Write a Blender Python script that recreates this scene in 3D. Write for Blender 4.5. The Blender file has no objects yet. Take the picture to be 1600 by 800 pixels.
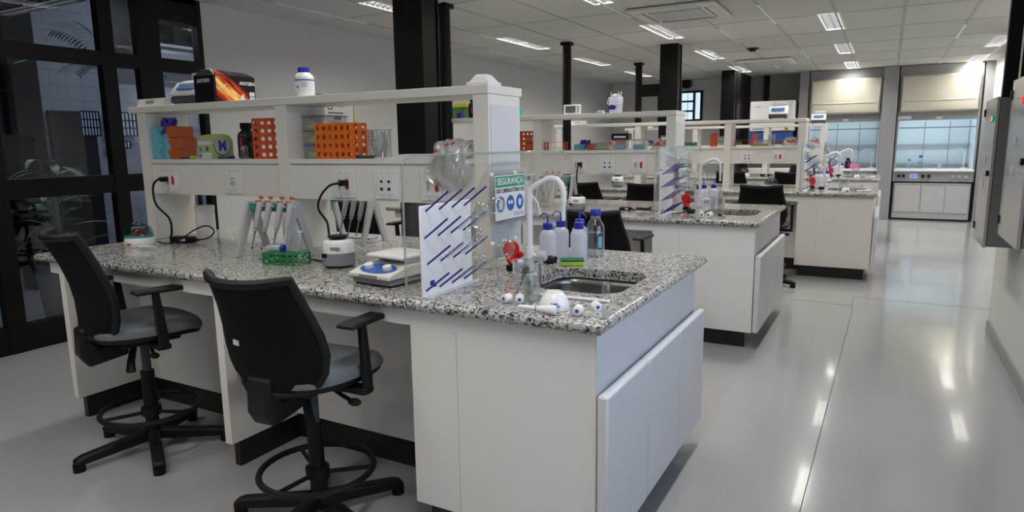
import bpy, math, random
from mathutils import Vector, Matrix
from math import pi, sin, cos, radians
random.seed(7)
SC = bpy.context.scene
COL = SC.collection
# ---------------------------------------------------------------- camera
H, XL, XR, YBACK, YWALL = 2.71, -5.38, 0.76, -3.0, 14.35
yaw, pitch, roll = radians(29.096), radians(9.471), radians(-0.784)
_f = Vector((-sin(yaw)*cos(pitch), cos(yaw)*cos(pitch), -sin(pitch)))
_r = Vector((cos(yaw), sin(yaw), 0)); _u = _r.cross(_f)
_r2 = cos(roll)*_r + sin(roll)*_u; _u2 = -sin(roll)*_r + cos(roll)*_u
cam_d = bpy.data.cameras.new('camera'); cam = bpy.data.objects.new('camera', cam_d); COL.objects.link(cam)
cam.matrix_world = Matrix(((_r2.x,_u2.x,-_f.x,0),(_r2.y,_u2.y,-_f.y,0),(_r2.z,_u2.z,-_f.z,1.433),(0,0,0,1)))
cam_d.sensor_width = 36; cam_d.lens = 36*1042.9/1600; cam_d.clip_start = .02; cam_d.clip_end = 100
SC.camera = cam
# ---------------------------------------------------------------- world, exposure
W = bpy.data.worlds.new('sky'); SC.world = W; W.use_nodes = True
bg = W.node_tree.nodes['Background']; bg.inputs[0].default_value = (.72, .86, 1, 1); bg.inputs[1].default_value = 1.6
vs = SC.view_settings; vs.view_transform = 'Standard'; vs.look = 'None'; vs.gamma = 1; vs.exposure = 0; vs.use_curve_mapping = False
LAMP_W = 17.6          # each recessed ceiling fixture
HOOD_W = 3.2
DAY_W = 20.0  # added cool light from the right wall, out of view
HOOD_F = 1.2
LAMP_COL = (1, .955, .88)
# ---------------------------------------------------------------- materials
def mat(name, col=(.8,.8,.8), rough=.5, metal=0, emit=None, es=1, coat=0, spec=.5, trans=0, ior=1.45, alpha=1):
    m = bpy.data.materials.new(name); m.use_nodes = True
    b = m.node_tree.nodes['Principled BSDF']
    b.inputs['Base Color'].default_value = (*col, 1); b.inputs['Roughness'].default_value = rough
    b.inputs['Metallic'].default_value = metal; b.inputs['Specular IOR Level'].default_value = spec
    b.inputs['Coat Weight'].default_value = coat; b.inputs['Transmission Weight'].default_value = trans; b.inputs['IOR'].default_value = ior
    b.inputs['Alpha'].default_value = alpha
    if emit: b.inputs['Emission Color'].default_value = (*emit, 1); b.inputs['Emission Strength'].default_value = es
    return m
def nt(m): return m.node_tree.nodes, m.node_tree.links, m.node_tree.nodes['Principled BSDF']
def noise_var(m, scale, amount, col=None, bump=0, bscale=None, rough=None):
    """small variation of the base colour by noise, optional bump and roughness variation"""
    n, l, b = nt(m)
    tc = n.new('ShaderNodeTexCoord'); no = n.new('ShaderNodeTexNoise'); no.inputs['Scale'].default_value = scale; no.inputs['Detail'].default_value = 4
    l.new(tc.outputs['Object'], no.inputs['Vector'])
    c = b.inputs['Base Color'].default_value[:3]
    mx = n.new('ShaderNodeMix'); mx.data_type = 'RGBA'
    mx.inputs['A'].default_value = (*[x*(1-amount) for x in c], 1); mx.inputs['B'].default_value = (*(col or [min(1, x*(1+amount)) for x in c]), 1)
    l.new(no.outputs['Fac'], mx.inputs['Factor']); l.new(mx.outputs['Result'], b.inputs['Base Color'])
    if bump:
        n2 = n.new('ShaderNodeTexNoise'); n2.inputs['Scale'].default_value = bscale or scale; l.new(tc.outputs['Object'], n2.inputs['Vector'])
        bp = n.new('ShaderNodeBump'); bp.inputs['Strength'].default_value = bump; bp.inputs['Distance'].default_value = .01
        l.new(n2.outputs['Fac'], bp.inputs['Height']); l.new(bp.outputs['Normal'], b.inputs['Normal'])
    if rough:
        mr = n.new('ShaderNodeMapRange'); mr.inputs['To Min'].default_value = rough[0]; mr.inputs['To Max'].default_value = rough[1]
        l.new(no.outputs['Fac'], mr.inputs['Value']); l.new(mr.outputs['Result'], b.inputs['Roughness'])
    return m
def glass_mat(name, tint=(.93,.97,.95), gl=1.0, rough=.02, body=0, bcol=(1,1,1), base=.04, pw_=5):
    """thin clear glass or plastic: see-through with Fresnel reflections, optionally a milky body"""
    m = bpy.data.materials.new(name); m.use_nodes = True; n = m.node_tree.nodes; l = m.node_tree.links; n.clear()
    out = n.new('ShaderNodeOutputMaterial'); t = n.new('ShaderNodeBsdfTransparent'); t.inputs[0].default_value = (*tint, 1)
    g = n.new('ShaderNodeBsdfGlossy'); g.inputs['Roughness'].default_value = rough; g.inputs['Color'].default_value = (gl, gl, gl, 1)
    lw = n.new('ShaderNodeLayerWeight'); lw.inputs['Blend'].default_value = .5      # Schlick's reflectance of a thin pane
    pw = n.new('ShaderNodeMath'); pw.operation = 'POWER'; pw.inputs[1].default_value = pw_; l.new(lw.outputs['Facing'], pw.inputs[0])
    fr = n.new('ShaderNodeMath'); fr.operation = 'MULTIPLY_ADD'; fr.inputs[1].default_value = .9; fr.inputs[2].default_value = base; l.new(pw.outputs[0], fr.inputs[0])
    mx = n.new('ShaderNodeMixShader'); l.new(fr.outputs[0], mx.inputs[0])
    last = t
    if body:
        d = n.new('ShaderNodeBsdfDiffuse'); d.inputs[0].default_value = (*bcol, 1); tl = n.new('ShaderNodeBsdfTranslucent'); tl.inputs[0].default_value = (*bcol, 1)
        a = n.new('ShaderNodeMixShader'); a.inputs[0].default_value = .5; l.new(d.outputs[0], a.inputs[1]); l.new(tl.outputs[0], a.inputs[2])
        mb = n.new('ShaderNodeMixShader'); mb.inputs[0].default_value = body; l.new(t.outputs[0], mb.inputs[1]); l.new(a.outputs[0], mb.inputs[2]); last = mb
    l.new(last.outputs[0], mx.inputs[1]); l.new(g.outputs[0], mx.inputs[2]); l.new(mx.outputs[0], out.inputs[0])
    return m
M = {}
M['floor'] = noise_var(mat('floor_epoxy', (.36,.365,.37), .14, coat=.3), 1.3, .07, bump=.02, bscale=14, rough=(.09,.2))
M['plaster'] = noise_var(mat('wall_plaster', (.63,.625,.62), .75), 3, .03, bump=.05, bscale=60)
M['plaster_brown'] = noise_var(mat('wall_taupe', (.30,.275,.26), .75), 3, .04)
M['ceil'] = noise_var(mat('ceiling_tile', (.58,.57,.56), .8), .7, .05, bump=.04, bscale=90)
M['ceil_grid'] = mat('ceiling_grid', (.42,.41,.40), .5)
M['grid_light'] = mat('ceiling_grid_bright', (.85,.85,.85), .3)
M['black'] = mat('black_steel', (.0035,.004,.0045), .42, spec=.28)
M['black_matte'] = mat('black_matte', (.007,.007,.008), .6)
M['plastic_black'] = mat('black_plastic', (.006,.006,.007), .48, spec=.35)
M['mesh_black'] = noise_var(mat('black_mesh_fabric', (.0045,.0045,.005), .85, spec=.25), 260, .5, bump=.4, bscale=420)
M['seat_grey'] = noise_var(mat('seat_vinyl', (.13,.15,.165), .42), 40, .08, bump=.1, bscale=300)
M['lam'] = noise_var(mat('white_laminate', (.80,.785,.755), .42), 2, .025)
M['lam_edge'] = mat('white_edge', (.78,.765,.715), .4)
M['lam_cool_lit'] = noise_var(mat('white_laminate_cool_lit', (.66,.67,.70), .38), 2, .02)  # same white laminate, cool side light put into its colour
M['kick'] = mat('black_plinth', (.012,.012,.013), .3)
M['steel'] = noise_var(mat('brushed_steel', (.30,.285,.26), .28, 1), 30, .1)
M['chrome'] = mat('chrome', (.7,.7,.72), .12, 1)
M['white_pl'] = mat('white_plastic', (.80,.80,.82), .35)
M['cream_pl'] = mat('cream_plastic', (.70,.69,.65), .4)
M['grey_pl'] = mat('grey_plastic', (.24,.25,.28), .4)
M['lgrey_pl'] = mat('pale_grey_plastic', (.50,.51,.53), .4)
M['dgrey_pl'] = mat('dark_grey_plastic', (.07,.075,.08), .4)
M['blue_pl'] = mat('blue_plastic', (.02,.12,.42), .35)
M['navy_pl'] = mat('navy_plastic', (.03,.02,.25), .3)
M['cap_blue'] = mat('cap_blue', (.02,.035,.36), .35)
M['indigo'] = mat('indigo_nitrile', (.06,.03,.33), .5)
M['orange'] = mat('orange_rack', (.83,.17,.015), .4)
M['dorange'] = mat('red_orange_rack', (.60,.09,.02), .4)
M['red'] = mat('red_rubber', (.65,.015,.015), .35)
M['green'] = mat('green_rack', (.01,.22,.06), .4)
M['dgreen'] = mat('dark_green_card', (.05,.17,.045), .5)
M['teal'] = mat('teal_plastic', (.02,.32,.28), .4)
M['yellow'] = mat('yellow_card', (.62,.6,.04), .5)
M['lime'] = mat('lime_foam', (.40,.55,.05), .8)
M['scrub'] = noise_var(mat('green_scrub_pad', (.015,.16,.07), .95), 200, .3, bump=.5, bscale=300)
M['foam'] = noise_var(mat('yellow_foam', (.45,.58,.05), .95), 150, .2, bump=.5, bscale=250)
M['skyblue'] = mat('glove_box_blue', (.16,.47,.62), .5)
M['dkblue'] = mat('printed_blue', (.015,.06,.25), .5)
M['pgreen'] = mat('pale_green_card', (.42,.55,.22), .45)
M['paper'] = mat('paper_white', (.72,.74,.76), .6)
M['ink'] = mat('ink_black', (.01,.01,.012), .6)
M['ink_blue'] = mat('ink_blue', (.02,.08,.35), .6)
M['ink_green'] = mat('ink_green', (.03,.30,.16), .6)
M['ink_red'] = mat('ink_red', (.6,.03,.04), .6)
M['porcelain'] = mat('porcelain', (.85,.85,.84), .15, coat=.5)
M['bottle_black'] = mat('black_bottle', (.01,.009,.012), .25)
M['pink'] = mat('pink_label', (.45,.03,.16), .5)
M['glass'] = glass_mat('clear_glass', (.90,.92,.92), base=.09, pw_=2.6)
M['shield'] = glass_mat('shield_glass', (.975,.985,.98))
M['glass_edge'] = glass_mat('green_glass_edge', (.78,.84,.82), body=.35, bcol=(.62,.70,.67))
M['wglass'] = glass_mat('window_glass', (.80,.84,.90))
M['dome'] = glass_mat('smoke_dome', (.45,.58,.60))
M['pouch'] = glass_mat('clear_pouch', (.93,.94,.95), body=.12)
M['polybag'] = glass_mat('plastic_bag', (.93,.93,.93), rough=.12, body=.42, bcol=(.85,.85,.86), base=.10, pw_=2.5)
M['milky'] = glass_mat('milky_plastic', (.93,.94,.98), rough=.25, body=.72, bcol=(.80,.82,.90))
M['clearbox'] = glass_mat('clear_plastic', (.95,.96,.97), rough=.1, body=.14, bcol=(.8,.8,.83), base=.06, pw_=3)
M['lidgrey'] = glass_mat('grey_lid', (.8,.82,.85), rough=.1, body=.45, bcol=(.42,.45,.52))
M['water'] = glass_mat('water', (.86,.9,.92))
M['pinkliq'] = mat('pink_liquid', (.75,.18,.38), .2)
M['alu'] = mat('louvre_aluminium', (.24,.245,.26), .35, .9)
M['tube_on'] = mat('fluorescent_tube', (1,1,1), .4, emit=(1,.97,.92), es=2.5)
M['led_red'] = mat('led_red', (.8,.02,.02), .3, emit=(1,.03,.02), es=.8)
M['led_green'] = mat('led_green', (.02,.6,.3), .3, emit=(.05,1,.5), es=.6)
M['lcd_blue'] = mat('lcd_blue', (.03,.06,.5), .3, emit=(.1,.2,1), es=1.2)
M['lcd_grey'] = mat('lcd_grey', (.10,.13,.11), .3)
M['cabinet_grey'] = mat('cabinet_paint', (.36,.365,.37), .3, coat=.3)
M['cabinet_dark'] = mat('cabinet_side_dark', (.17,.175,.18), .35)  # darker grey than the panel doors
M['hood_grey'] = mat('hood_grey', (.30,.31,.325), .45)
M['hood_cream'] = mat('hood_cover_cream', (.62,.60,.51), .4)
M['hood_in'] = mat('hood_interior', (.72,.80,.84), .35)
M['hood_door'] = mat('hood_door', (.50,.505,.51), .4)
M['brickw'] = mat('white_block_wall', (.40,.42,.46), .8)
M['leaf'] = noise_var(mat('leaf_green', (.05,.14,.03), .45), 12, .4)
M['leaf_pale'] = mat('leaf_variegated', (.35,.48,.32), .5)
M['pot'] = noise_var(mat('concrete_pot', (.20,.21,.20), .6), 8, .15)
M['wood'] = mat('brown_rail', (.13,.09,.065), .5)
M['soil'] = mat('soil', (.03,.02,.015), .9)
def granite():
    m = mat('granite', (.5,.5,.5), .16, coat=.15); n, l, b = nt(m)
    tc = n.new('ShaderNodeTexCoord')
    v = n.new('ShaderNodeTexVoronoi'); v.inputs['Scale'].default_value = 140
    no = n.new('ShaderNodeTexNoise'); no.inputs['Scale'].default_value = 60; no.inputs['Detail'].default_value = 3
    add = n.new('ShaderNodeMixRGB'); add.blend_type = 'ADD'; add.inputs[0].default_value = .02
    l.new(tc.outputs['Object'], add.inputs[1]); l.new(no.outputs['Color'], add.inputs[2])
    l.new(tc.outputs['Object'], no.inputs['Vector']); l.new(add.outputs[0], v.inputs['Vector'])
    sep = n.new('ShaderNodeSeparateColor'); l.new(v.outputs['Color'], sep.inputs[0])
    n3 = n.new('ShaderNodeTexNoise'); n3.inputs['Scale'].default_value = 22; n3.inputs['Detail'].default_value = 2; l.new(tc.outputs['Object'], n3.inputs['Vector'])
    ma = n.new('ShaderNodeMath'); ma.operation = 'MULTIPLY_ADD'; ma.inputs[1].default_value = .7; l.new(n3.outputs['Fac'], ma.inputs[0])
    l.new(sep.outputs[0], ma.inputs[2])
    mb = n.new('ShaderNodeMath'); mb.operation = 'SUBTRACT'; mb.inputs[1].default_value = .35; l.new(ma.outputs[0], mb.inputs[0])
    cr = n.new('ShaderNodeValToRGB'); cr.color_ramp.interpolation = 'CONSTANT'
    e = cr.color_ramp.elements; e[0].position = 0; e[0].color = (.022,.022,.024,1); e[1].position = .14; e[1].color = (.14,.135,.13,1)
    for p, c in ((.28,(.28,.27,.255)), (.44,(.46,.445,.425)), (.70,(.62,.61,.59)), (.86,(.36,.345,.33))):
        q = e.new(p); q.color = (*c, 1)
    l.new(mb.outputs[0], cr.inputs[0]); l.new(cr.outputs[0], b.inputs['Base Color'])
    return m
M['granite'] = granite()
def blockwall(m):
    n, l, b = nt(m); tc = n.new('ShaderNodeTexCoord'); mp = n.new('ShaderNodeMapping'); mp.inputs['Rotation'].default_value = (0, pi/2, 0)
    sp = n.new('ShaderNodeSeparateXYZ'); cb = n.new('ShaderNodeCombineXYZ'); l.new(tc.outputs['Object'], sp.inputs[0]); l.new(sp.outputs['Y'], cb.inputs['X']); l.new(sp.outputs['Z'], cb.inputs['Y'])
    br = n.new('ShaderNodeTexBrick'); br.inputs['Scale'].default_value = 1; br.inputs['Brick Width'].default_value = .39; br.inputs['Row Height'].default_value = .19; br.inputs['Mortar Size'].default_value = .008
    br.inputs['Color1'].default_value = (.40,.42,.46,1); br.inputs['Color2'].default_value = (.37,.39,.43,1); br.inputs['Mortar'].default_value = (.30,.32,.35,1)
    l.new(cb.outputs[0], br.inputs['Vector']); l.new(br.outputs['Color'], b.inputs['Base Color'])
blockwall(M['brickw'])
def flame():
    m = mat('flame_print', (.01,.01,.01), .25, coat=.4); n, l, b = nt(m); tc = n.new('ShaderNodeTexCoord'); sp = n.new('ShaderNodeSeparateXYZ'); l.new(tc.outputs['Object'], sp.inputs[0])
    # diagonal streak band running from the top left to the bottom right of the printed face
    a = n.new('ShaderNodeMath'); a.operation = 'MULTIPLY_ADD'; a.inputs[1].default_value = .85; l.new(sp.outputs['X'], a.inputs[0]); l.new(sp.outputs['Z'], a.inputs[2])
    cb = n.new('ShaderNodeCombineXYZ'); l.new(a.outputs[0], cb.inputs['X']); l.new(sp.outputs['X'], cb.inputs['Y'])
    mp = n.new('ShaderNodeMapping'); mp.inputs['Scale'].default_value = (60, 9, 1); l.new(cb.outputs[0], mp.inputs[0])
    no = n.new('ShaderNodeTexNoise'); no.inputs['Scale'].default_value = 1; no.inputs['Detail'].default_value = 5; no.inputs['Distortion'].default_value = 1; l.new(mp.outputs[0], no.inputs['Vector'])
    d = n.new('ShaderNodeMath'); d.operation = 'SUBTRACT'; d.inputs[1].default_value = .135; l.new(a.outputs[0], d.inputs[0])
    ab = n.new('ShaderNodeMath'); ab.operation = 'ABSOLUTE'; l.new(d.outputs[0], ab.inputs[0])
    fo = n.new('ShaderNodeMath'); fo.operation = 'MULTIPLY_ADD'; fo.inputs[1].default_value = -5.5; fo.inputs[2].default_value = .47; l.new(ab.outputs[0], fo.inputs[0])
    s = n.new('ShaderNodeMath'); s.operation = 'MULTIPLY_ADD'; s.inputs[1].default_value = 1.1; l.new(no.outputs['Fac'], s.inputs[0]); l.new(fo.outputs[0], s.inputs[2])
    cr = n.new('ShaderNodeValToRGB'); e = cr.color_ramp.elements; e[0].position = .5; e[0].color = (.008,.008,.01,1); e[1].position = 1.0; e[1].color = (.95,.75,.25,1)
    for p, c in ((.62,(.22,.015,.008)), (.78,(.65,.06,.012)), (.92,(.85,.25,.03))):
        q = e.new(p); q.color = (*c, 1)
    l.new(s.outputs[0], cr.inputs[0]); l.new(cr.outputs[0], b.inputs['Base Color'])
    return m
M['flame'] = flame()
def ribbed():
    m = mat('printed_glove_box', (.16,.47,.62), .5); n, l, b = nt(m)
    tc = n.new('ShaderNodeTexCoord'); no = n.new('ShaderNodeTexNoise'); no.inputs['Scale'].default_value = 22; no.inputs['Detail'].default_value = 3; l.new(tc.outputs['Object'], no.inputs['Vector'])
    sp = n.new('ShaderNodeSeparateXYZ'); l.new(tc.outputs['Object'], sp.inputs[0])
    a = n.new('ShaderNodeMath'); a.operation = 'MULTIPLY_ADD'; a.inputs[1].default_value = 6; a.inputs[2].default_value = .2; l.new(sp.outputs['X'], a.inputs[0])
    s = n.new('ShaderNodeMath'); s.operation = 'ADD'; l.new(a.outputs[0], s.inputs[0]); l.new(no.outputs['Fac'], s.inputs[1])
    cr = n.new('ShaderNodeValToRGB'); cr.color_ramp.interpolation = 'CONSTANT'; e = cr.color_ramp.elements; e[0].color = (.16,.50,.66,1); e[1].position = .955; e[1].color = (.66,.20,.05,1)
    q = e.new(.45); q.color = (.10,.36,.52,1); q = e.new(.62); q.color = (.17,.5,.64,1); q = e.new(1.0); q.color = (.50,.12,.03,1)
    l.new(s.outputs[0], cr.inputs[0]); l.new(cr.outputs[0], b.inputs['Base Color'])
    return m
M['glovebox'] = ribbed()
# ---------------------------------------------------------------- mesh helpers
class G:
    def __init__(s): s.v = []; s.f = []; s.sm = []
    def add(s, vs, fs, smooth=False):
        k = len(s.v); s.v += [tuple(v) for v in vs]; s.f += [tuple(i+k for i in f) for f in fs]; s.sm += [smooth]*len(fs); return s
    def box(s, x0, x1, y0, y1, z0, z1):
        return s.add([(x0,y0,z0),(x1,y0,z0),(x1,y1,z0),(x0,y1,z0),(x0,y0,z1),(x1,y0,z1),(x1,y1,z1),(x0,y1,z1)],
                     [(0,3,2,1),(4,5,6,7),(0,1,5,4),(1,2,6,5),(2,3,7,6),(3,0,4,7)])
    def cbox(s, c, d): return s.box(c[0]-d[0]/2, c[0]+d[0]/2, c[1]-d[1]/2, c[1]+d[1]/2, c[2]-d[2]/2, c[2]+d[2]/2)
    def lathe(s, prof, c=(0,0,0), n=24, axis='Z', cap=True):
        """prof: list of (radius, height) from bottom to top"""
        vs = []; fs = []
        for r, h in prof:
            for i in range(n):
                a = 2*pi*i/n; p = (r*cos(a), r*sin(a), h)
                if axis == 'X': p = (h, r*cos(a), r*sin(a))
                if axis == 'Y': p = (r*sin(a), h, r*cos(a))
                vs.append((p[0]+c[0], p[1]+c[1], p[2]+c[2]))
        for k in range(len(prof)-1):
            for i in range(n):
                j = (i+1) % n; fs.append((k*n+i, k*n+j, (k+1)*n+j, (k+1)*n+i))
        if cap: fs.append(tuple(range(n-1, -1, -1))); fs.append(tuple(range((len(prof)-1)*n, len(prof)*n)))
        return s.add(vs, fs, True)
    def cyl(s, c, r, h, axis='Z', n=20, r2=None): return s.lathe([(r, 0), (r if r2 is None else r2, h)], c, n, axis)
    def sphere(s, c, r, n=16, sc=(1,1,1)):
        m = n//2; prof = [(r*sin(pi*k/m)+1e-5, -r*cos(pi*k/m)) for k in range(m+1)]
        t = G().lathe(prof, (0,0,0), n)
        return s.add([(c[0]+v[0]*sc[0], c[1]+v[1]*sc[1], c[2]+v[2]*sc[2]) for v in t.v], t.f, True)
    def tube(s, pts, r, n=8, r2=None, closed=False):
        P = [Vector(p) for p in pts]; vs = []; fs = []; L = len(P); up = None
        for k, p in enumerate(P):
            t = (P[(k+1) % L]-P[k-1]) if closed else (P[min(k+1, L-1)]-P[max(k-1, 0)])
            t.normalize()
            if up is None: up = Vector((0,0,1)) if abs(t.z) < .9 else Vector((1,0,0))
            a = t.cross(up); a.normalize(); b = a.cross(t); b.normalize(); up = b
            rr = r if r2 is None else r+(r2-r)*k/(L-1)
            for i in range(n):
                q = p+a*(rr*cos(2*pi*i/n))+b*(rr*sin(2*pi*i/n)); vs.append(tuple(q))
        for k in range(L if closed else L-1):
            for i in range(n):
                j = (i+1) % n; k2 = (k+1) % L; fs.append((k*n+i, k*n+j, k2*n+j, k2*n+i))
        if not closed: fs.append(tuple(range(n-1, -1, -1))); fs.append(tuple(range((L-1)*n, L*n)))
        return s.add(vs, fs, True)
    def prism(s, poly, a0, a1, plane='XY', smooth=False):
        """poly: 2-D outline extruded from a0 to a1 along the remaining axis"""
        def P(u, v, w): return {'XY': (u,v,w), 'XZ': (u,w,v), 'YZ': (w,u,v)}[plane]
        n = len(poly); vs = [P(u,v,a0) for u, v in poly]+[P(u,v,a1) for u, v in poly]
        fs = [tuple(range(n-1, -1, -1)), tuple(range(n, 2*n))]+[(i, (i+1) % n, n+(i+1) % n, n+i) for i in range(n)]
        return s.add(vs, fs, smooth)
    def perf(s, w, h, nx, ny, r, t, org, U, V, n=12):
        """plate w x h with nx x ny round holes, spanned by the unit vectors U, V from the corner org"""
        U = Vector(U); V = Vector(V); N = U.cross(V); O = Vector(org); cx = w/nx; cy = h/ny
        for ix in range(nx):
            for iy in range(ny):
                c = O+U*(cx*(ix+.5))+V*(cy*(iy+.5)); vs = []; fs = []
                for z in (0, t):
                    for ring in (0, 1):
                        for i in range(n):
                            a = 2*pi*(i+.5)/n; ca, sa = cos(a), sin(a)
                            if ring: q = (r*ca, r*sa)
                            else:
                                k = min(cx/2/max(abs(ca), 1e-6), cy/2/max(abs(sa), 1e-6)); q = (k*ca, k*sa)
                            vs.append(c+U*q[0]+V*q[1]+N*z)
                for i in range(n):
                    j = (i+1) % n
                    fs += [(i, n+i, n+j, j), (2*n+i, 2*n+j, 3*n+j, 3*n+i), (n+i, 3*n+i, 3*n+j, n+j)]
                    fs.append((i, j, 2*n+j, 2*n+i))
                # corners of the cell
                s.add(vs, fs)
                for a in (1, -1):
                    for b_ in (1, -1):
                        i0 = min(range(n), key=lambda i: abs(math.atan2(b_*cy, a*cx)-math.atan2(sin(2*pi*(i+.5)/n), cos(2*pi*(i+.5)/n))))
                        # fill triangle between the corner and the two neighbouring edge points
                        cor = c+U*(a*cx/2)+V*(b_*cy/2)
                        ang = lambda i: ((2*pi*(i+.5)/n-math.atan2(b_*cy, a*cx)+pi) % (2*pi))-pi
                        lo = max((i for i in range(n) if ang(i) < 0), key=ang); hi = min((i for i in range(n) if ang(i) >= 0), key=ang)
                        s.add([vs[lo], cor, vs[hi], vs[2*n+lo], cor+N*t, vs[2*n+hi]], [(0,2,1), (3,4,5), (0,1,4,3), (1,2,5,4)])
        return s
    def xf(s, m):
        s.v = [tuple(m @ Vector(v)) for v in s.v]; return s
    def mv(s, x=0, y=0, z=0): return s.xf(Matrix.Translation((x,y,z)))
    def rot(s, a, axis='Z'): return s.xf(Matrix.Rotation(a, 4, axis))
    def build(s, name, m, parent=None, bevel=0, seg=2, solid=0, sub=0, ang=40):
        me = bpy.data.meshes.new(name); me.from_pydata(s.v, [], s.f); me.update()
        me.polygons.foreach_set('use_smooth', [True]*len(me.polygons) if bevel or sub else s.sm)
        try: me.set_sharp_from_angle(angle=radians(ang))
        except Exception: pass
        me.materials.append(M[m] if isinstance(m, str) else m)
        o = bpy.data.objects.new(name, me); COL.objects.link(o)
        if parent is not None: o.parent = parent
        if solid: q = o.modifiers.new('solid', 'SOLIDIFY'); q.thickness = solid; q.offset = 0
        if bevel: q = o.modifiers.new('bevel', 'BEVEL'); q.width = bevel; q.segments = seg; q.limit_method = 'ANGLE'; q.angle_limit = radians(40); q.harden_normals = False
        if sub: q = o.modifiers.new('sub', 'SUBSURF'); q.levels = sub; q.render_levels = sub
        return o
def thing(name, cat, label=None, loc=(0,0,0), rz=0, group=None):
    o = bpy.data.objects.new(name, None); COL.objects.link(o); o.empty_display_size = .05
    o.location = loc; o.rotation_euler = (0,0,rz); o['category'] = cat
    if label: o['label'] = label
    if group: o['group'] = group
    return o
def solo(o, cat, label, group=None, kind=None):
    o['category'] = cat; o['label'] = label
    if group: o['group'] = group
    if kind: o['kind'] = kind
    return o
def struct(o, label=None):
    o['kind'] = 'structure'
    if label: o['label'] = label
    return o
def dup(root):
    r = root.copy(); COL.objects.link(r)
    for ch in root.children:
        c = dup(ch); c.parent = r; c.matrix_parent_inverse = ch.matrix_parent_inverse.copy()
    return r
CACHE = {}
def place(fn, loc, label, group=None, rz=0, s=1, args=()):
    """build one of each kind, copy the rest"""
    k = (fn.__name__,)+tuple(args)
    if k in CACHE: r = dup(CACHE[k])
    else: r = fn(*args); CACHE[k] = r
    r.location = loc; r.rotation_euler = (0,0,rz); r.scale = (s,s,s) if not isinstance(s, tuple) else s
    r['label'] = label
    if group: r['group'] = group
    elif 'group' in r: del r['group']
    return r
def text(s, size, loc, ax, m, parent, name='lettering', align='CENTER', ext=.0004, bold=0, sx=1):
    """ax: (right, up) unit vectors of the lettering"""
    cu = bpy.data.curves.new(name, 'FONT'); cu.body = s; cu.size = size; cu.align_x = align; cu.align_y = 'CENTER'; cu.extrude = ext; cu.offset = bold
    t = bpy.data.objects.new(name, cu); COL.objects.link(t)
    dg = bpy.context.evaluated_depsgraph_get(); me = bpy.data.meshes.new_from_object(t.evaluated_get(dg)); bpy.data.objects.remove(t)
    R, U = Vector(ax[0]), Vector(ax[1]); N = R.cross(U)
    mm = Matrix(((R.x*sx,U.x,N.x,loc[0]),(R.y*sx,U.y,N.y,loc[1]),(R.z*sx,U.z,N.z,loc[2]),(0,0,0,1)))
    me.transform(mm); me.materials.clear(); me.materials.append(M[m]); me.name = name
    o = bpy.data.objects.new(name, me); COL.objects.link(o)
    if parent is not None: o.parent = parent
    return o
FRONT = ((1,0,0),(0,0,1))      # lettering on a face that looks towards -Y
RIGHT = ((0,1,0),(0,0,1))      # lettering on a face that looks towards +X
# ================================================================ ROOM
FIX = [(-.61, y) for y in (-1.4, 1.05, 3.5, 5.95, 8.35, 10.85, 13.25)] + [(-2.37, y) for y in (-1.9, .6, 3.05, 5.5, 7.95, 10.4, 12.75)] + \
      [(-4.15, y) for y in (-2.0, .45, 2.95, 5.4, 7.85, 10.15, 12.4)] + [(1.21, y) for y in (8.4, 11.2, 13.45)]
FW, FL = .20, 1.16
struct(G().box(-10.2, 2.2, -4, 15.3, -.12, 0).build('floor', 'floor'))
def ceiling():
    xs = sorted({XL, 1.6}|{round(x+s*FW/2, 3) for x, y in FIX for s in (-1, 1)}); ys = sorted({YBACK, 15.1}|{round(y+s*FL/2, 3) for x, y in FIX for s in (-1, 1)})
    g = G()
    for i in range(len(xs)-1):
        for j in range(len(ys)-1):
            cx, cy = (xs[i]+xs[i+1])/2, (ys[j]+ys[j+1])/2
            if any(abs(cx-x) < FW/2 and abs(cy-y) < FL/2 for x, y in FIX): continue
            g.box(xs[i], xs[i+1], ys[j], ys[j+1], H, H+.04)
    struct(g.build('ceiling', 'ceil'))
    g = G(); gb = G(); x = -5.48+.62
    k = 0
    while x < 1.5:
        y = YBACK
        while y < 14:
            (gb if (k*7+int(y*1.3)) % 5 == 0 else g).box(x-.012, x+.012, y, y+1.23, H-.005, H)
            y += 1.24
        x += .6167; k += 1
    y = 7.82-1.24*8
    while y < 14.2:
        g.box(XL, 1.55, y-.004, y+.004, H-.003, H); y += 1.24/1
    struct(g.build('trim_1', 'ceil_grid')); struct(gb.build('trim_2', 'grid_light'))
ceiling()
# walls
struct(G().box(XL-.12, XL, 4.05, YWALL, 0, H+.3).build('wall_left', 'plaster'))
struct(G().box(XL-.12, XL, YBACK-.1, -1.6, 0, H+.3).build('wall_left', 'plaster'))
struct(G().box(XR, XR+.1, YBACK, .7, 0, H).box(XR, XR+.1, 2.9, 6.0, 0, H).box(XR, XR+.1, .7, 2.9, 0, 1.05).box(XR, XR+.1, .7, 2.9, 2.3, H).build('wall_right', 'plaster'))
g = G().box(XR+.03, XR+.08, .7, 2.9, 1.05, 1.10).box(XR+.03, XR+.08, .7, 2.9, 2.25, 2.3)
for y in (.7, 1.41, 2.14, 2.85): g.box(XR+.03, XR+.08, y, y+.05, 1.10, 2.25)
f_ = struct(g.build('added_window', 'black')); G().box(XR+.052, XR+.056, .75, 2.85, 1.1, 2.25).build('pane', 'wglass', f_)  # unseen window, added for the cool tint on the bench ends
ld = bpy.data.lights.new('added_daylight', 'AREA'); ld.shape = 'RECTANGLE'; ld.size = 1.15; ld.size_y = 2.1; ld.energy = DAY_W; ld.color = (.74, .85, 1)  # area light added behind the unseen window to cool the bench ends
lo = bpy.data.objects.new('added_daylight', ld); COL.objects.link(lo); lo.location = (XR+.12, 1.8, 1.68); lo.rotation_euler = (0, pi/2, 0)
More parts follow.
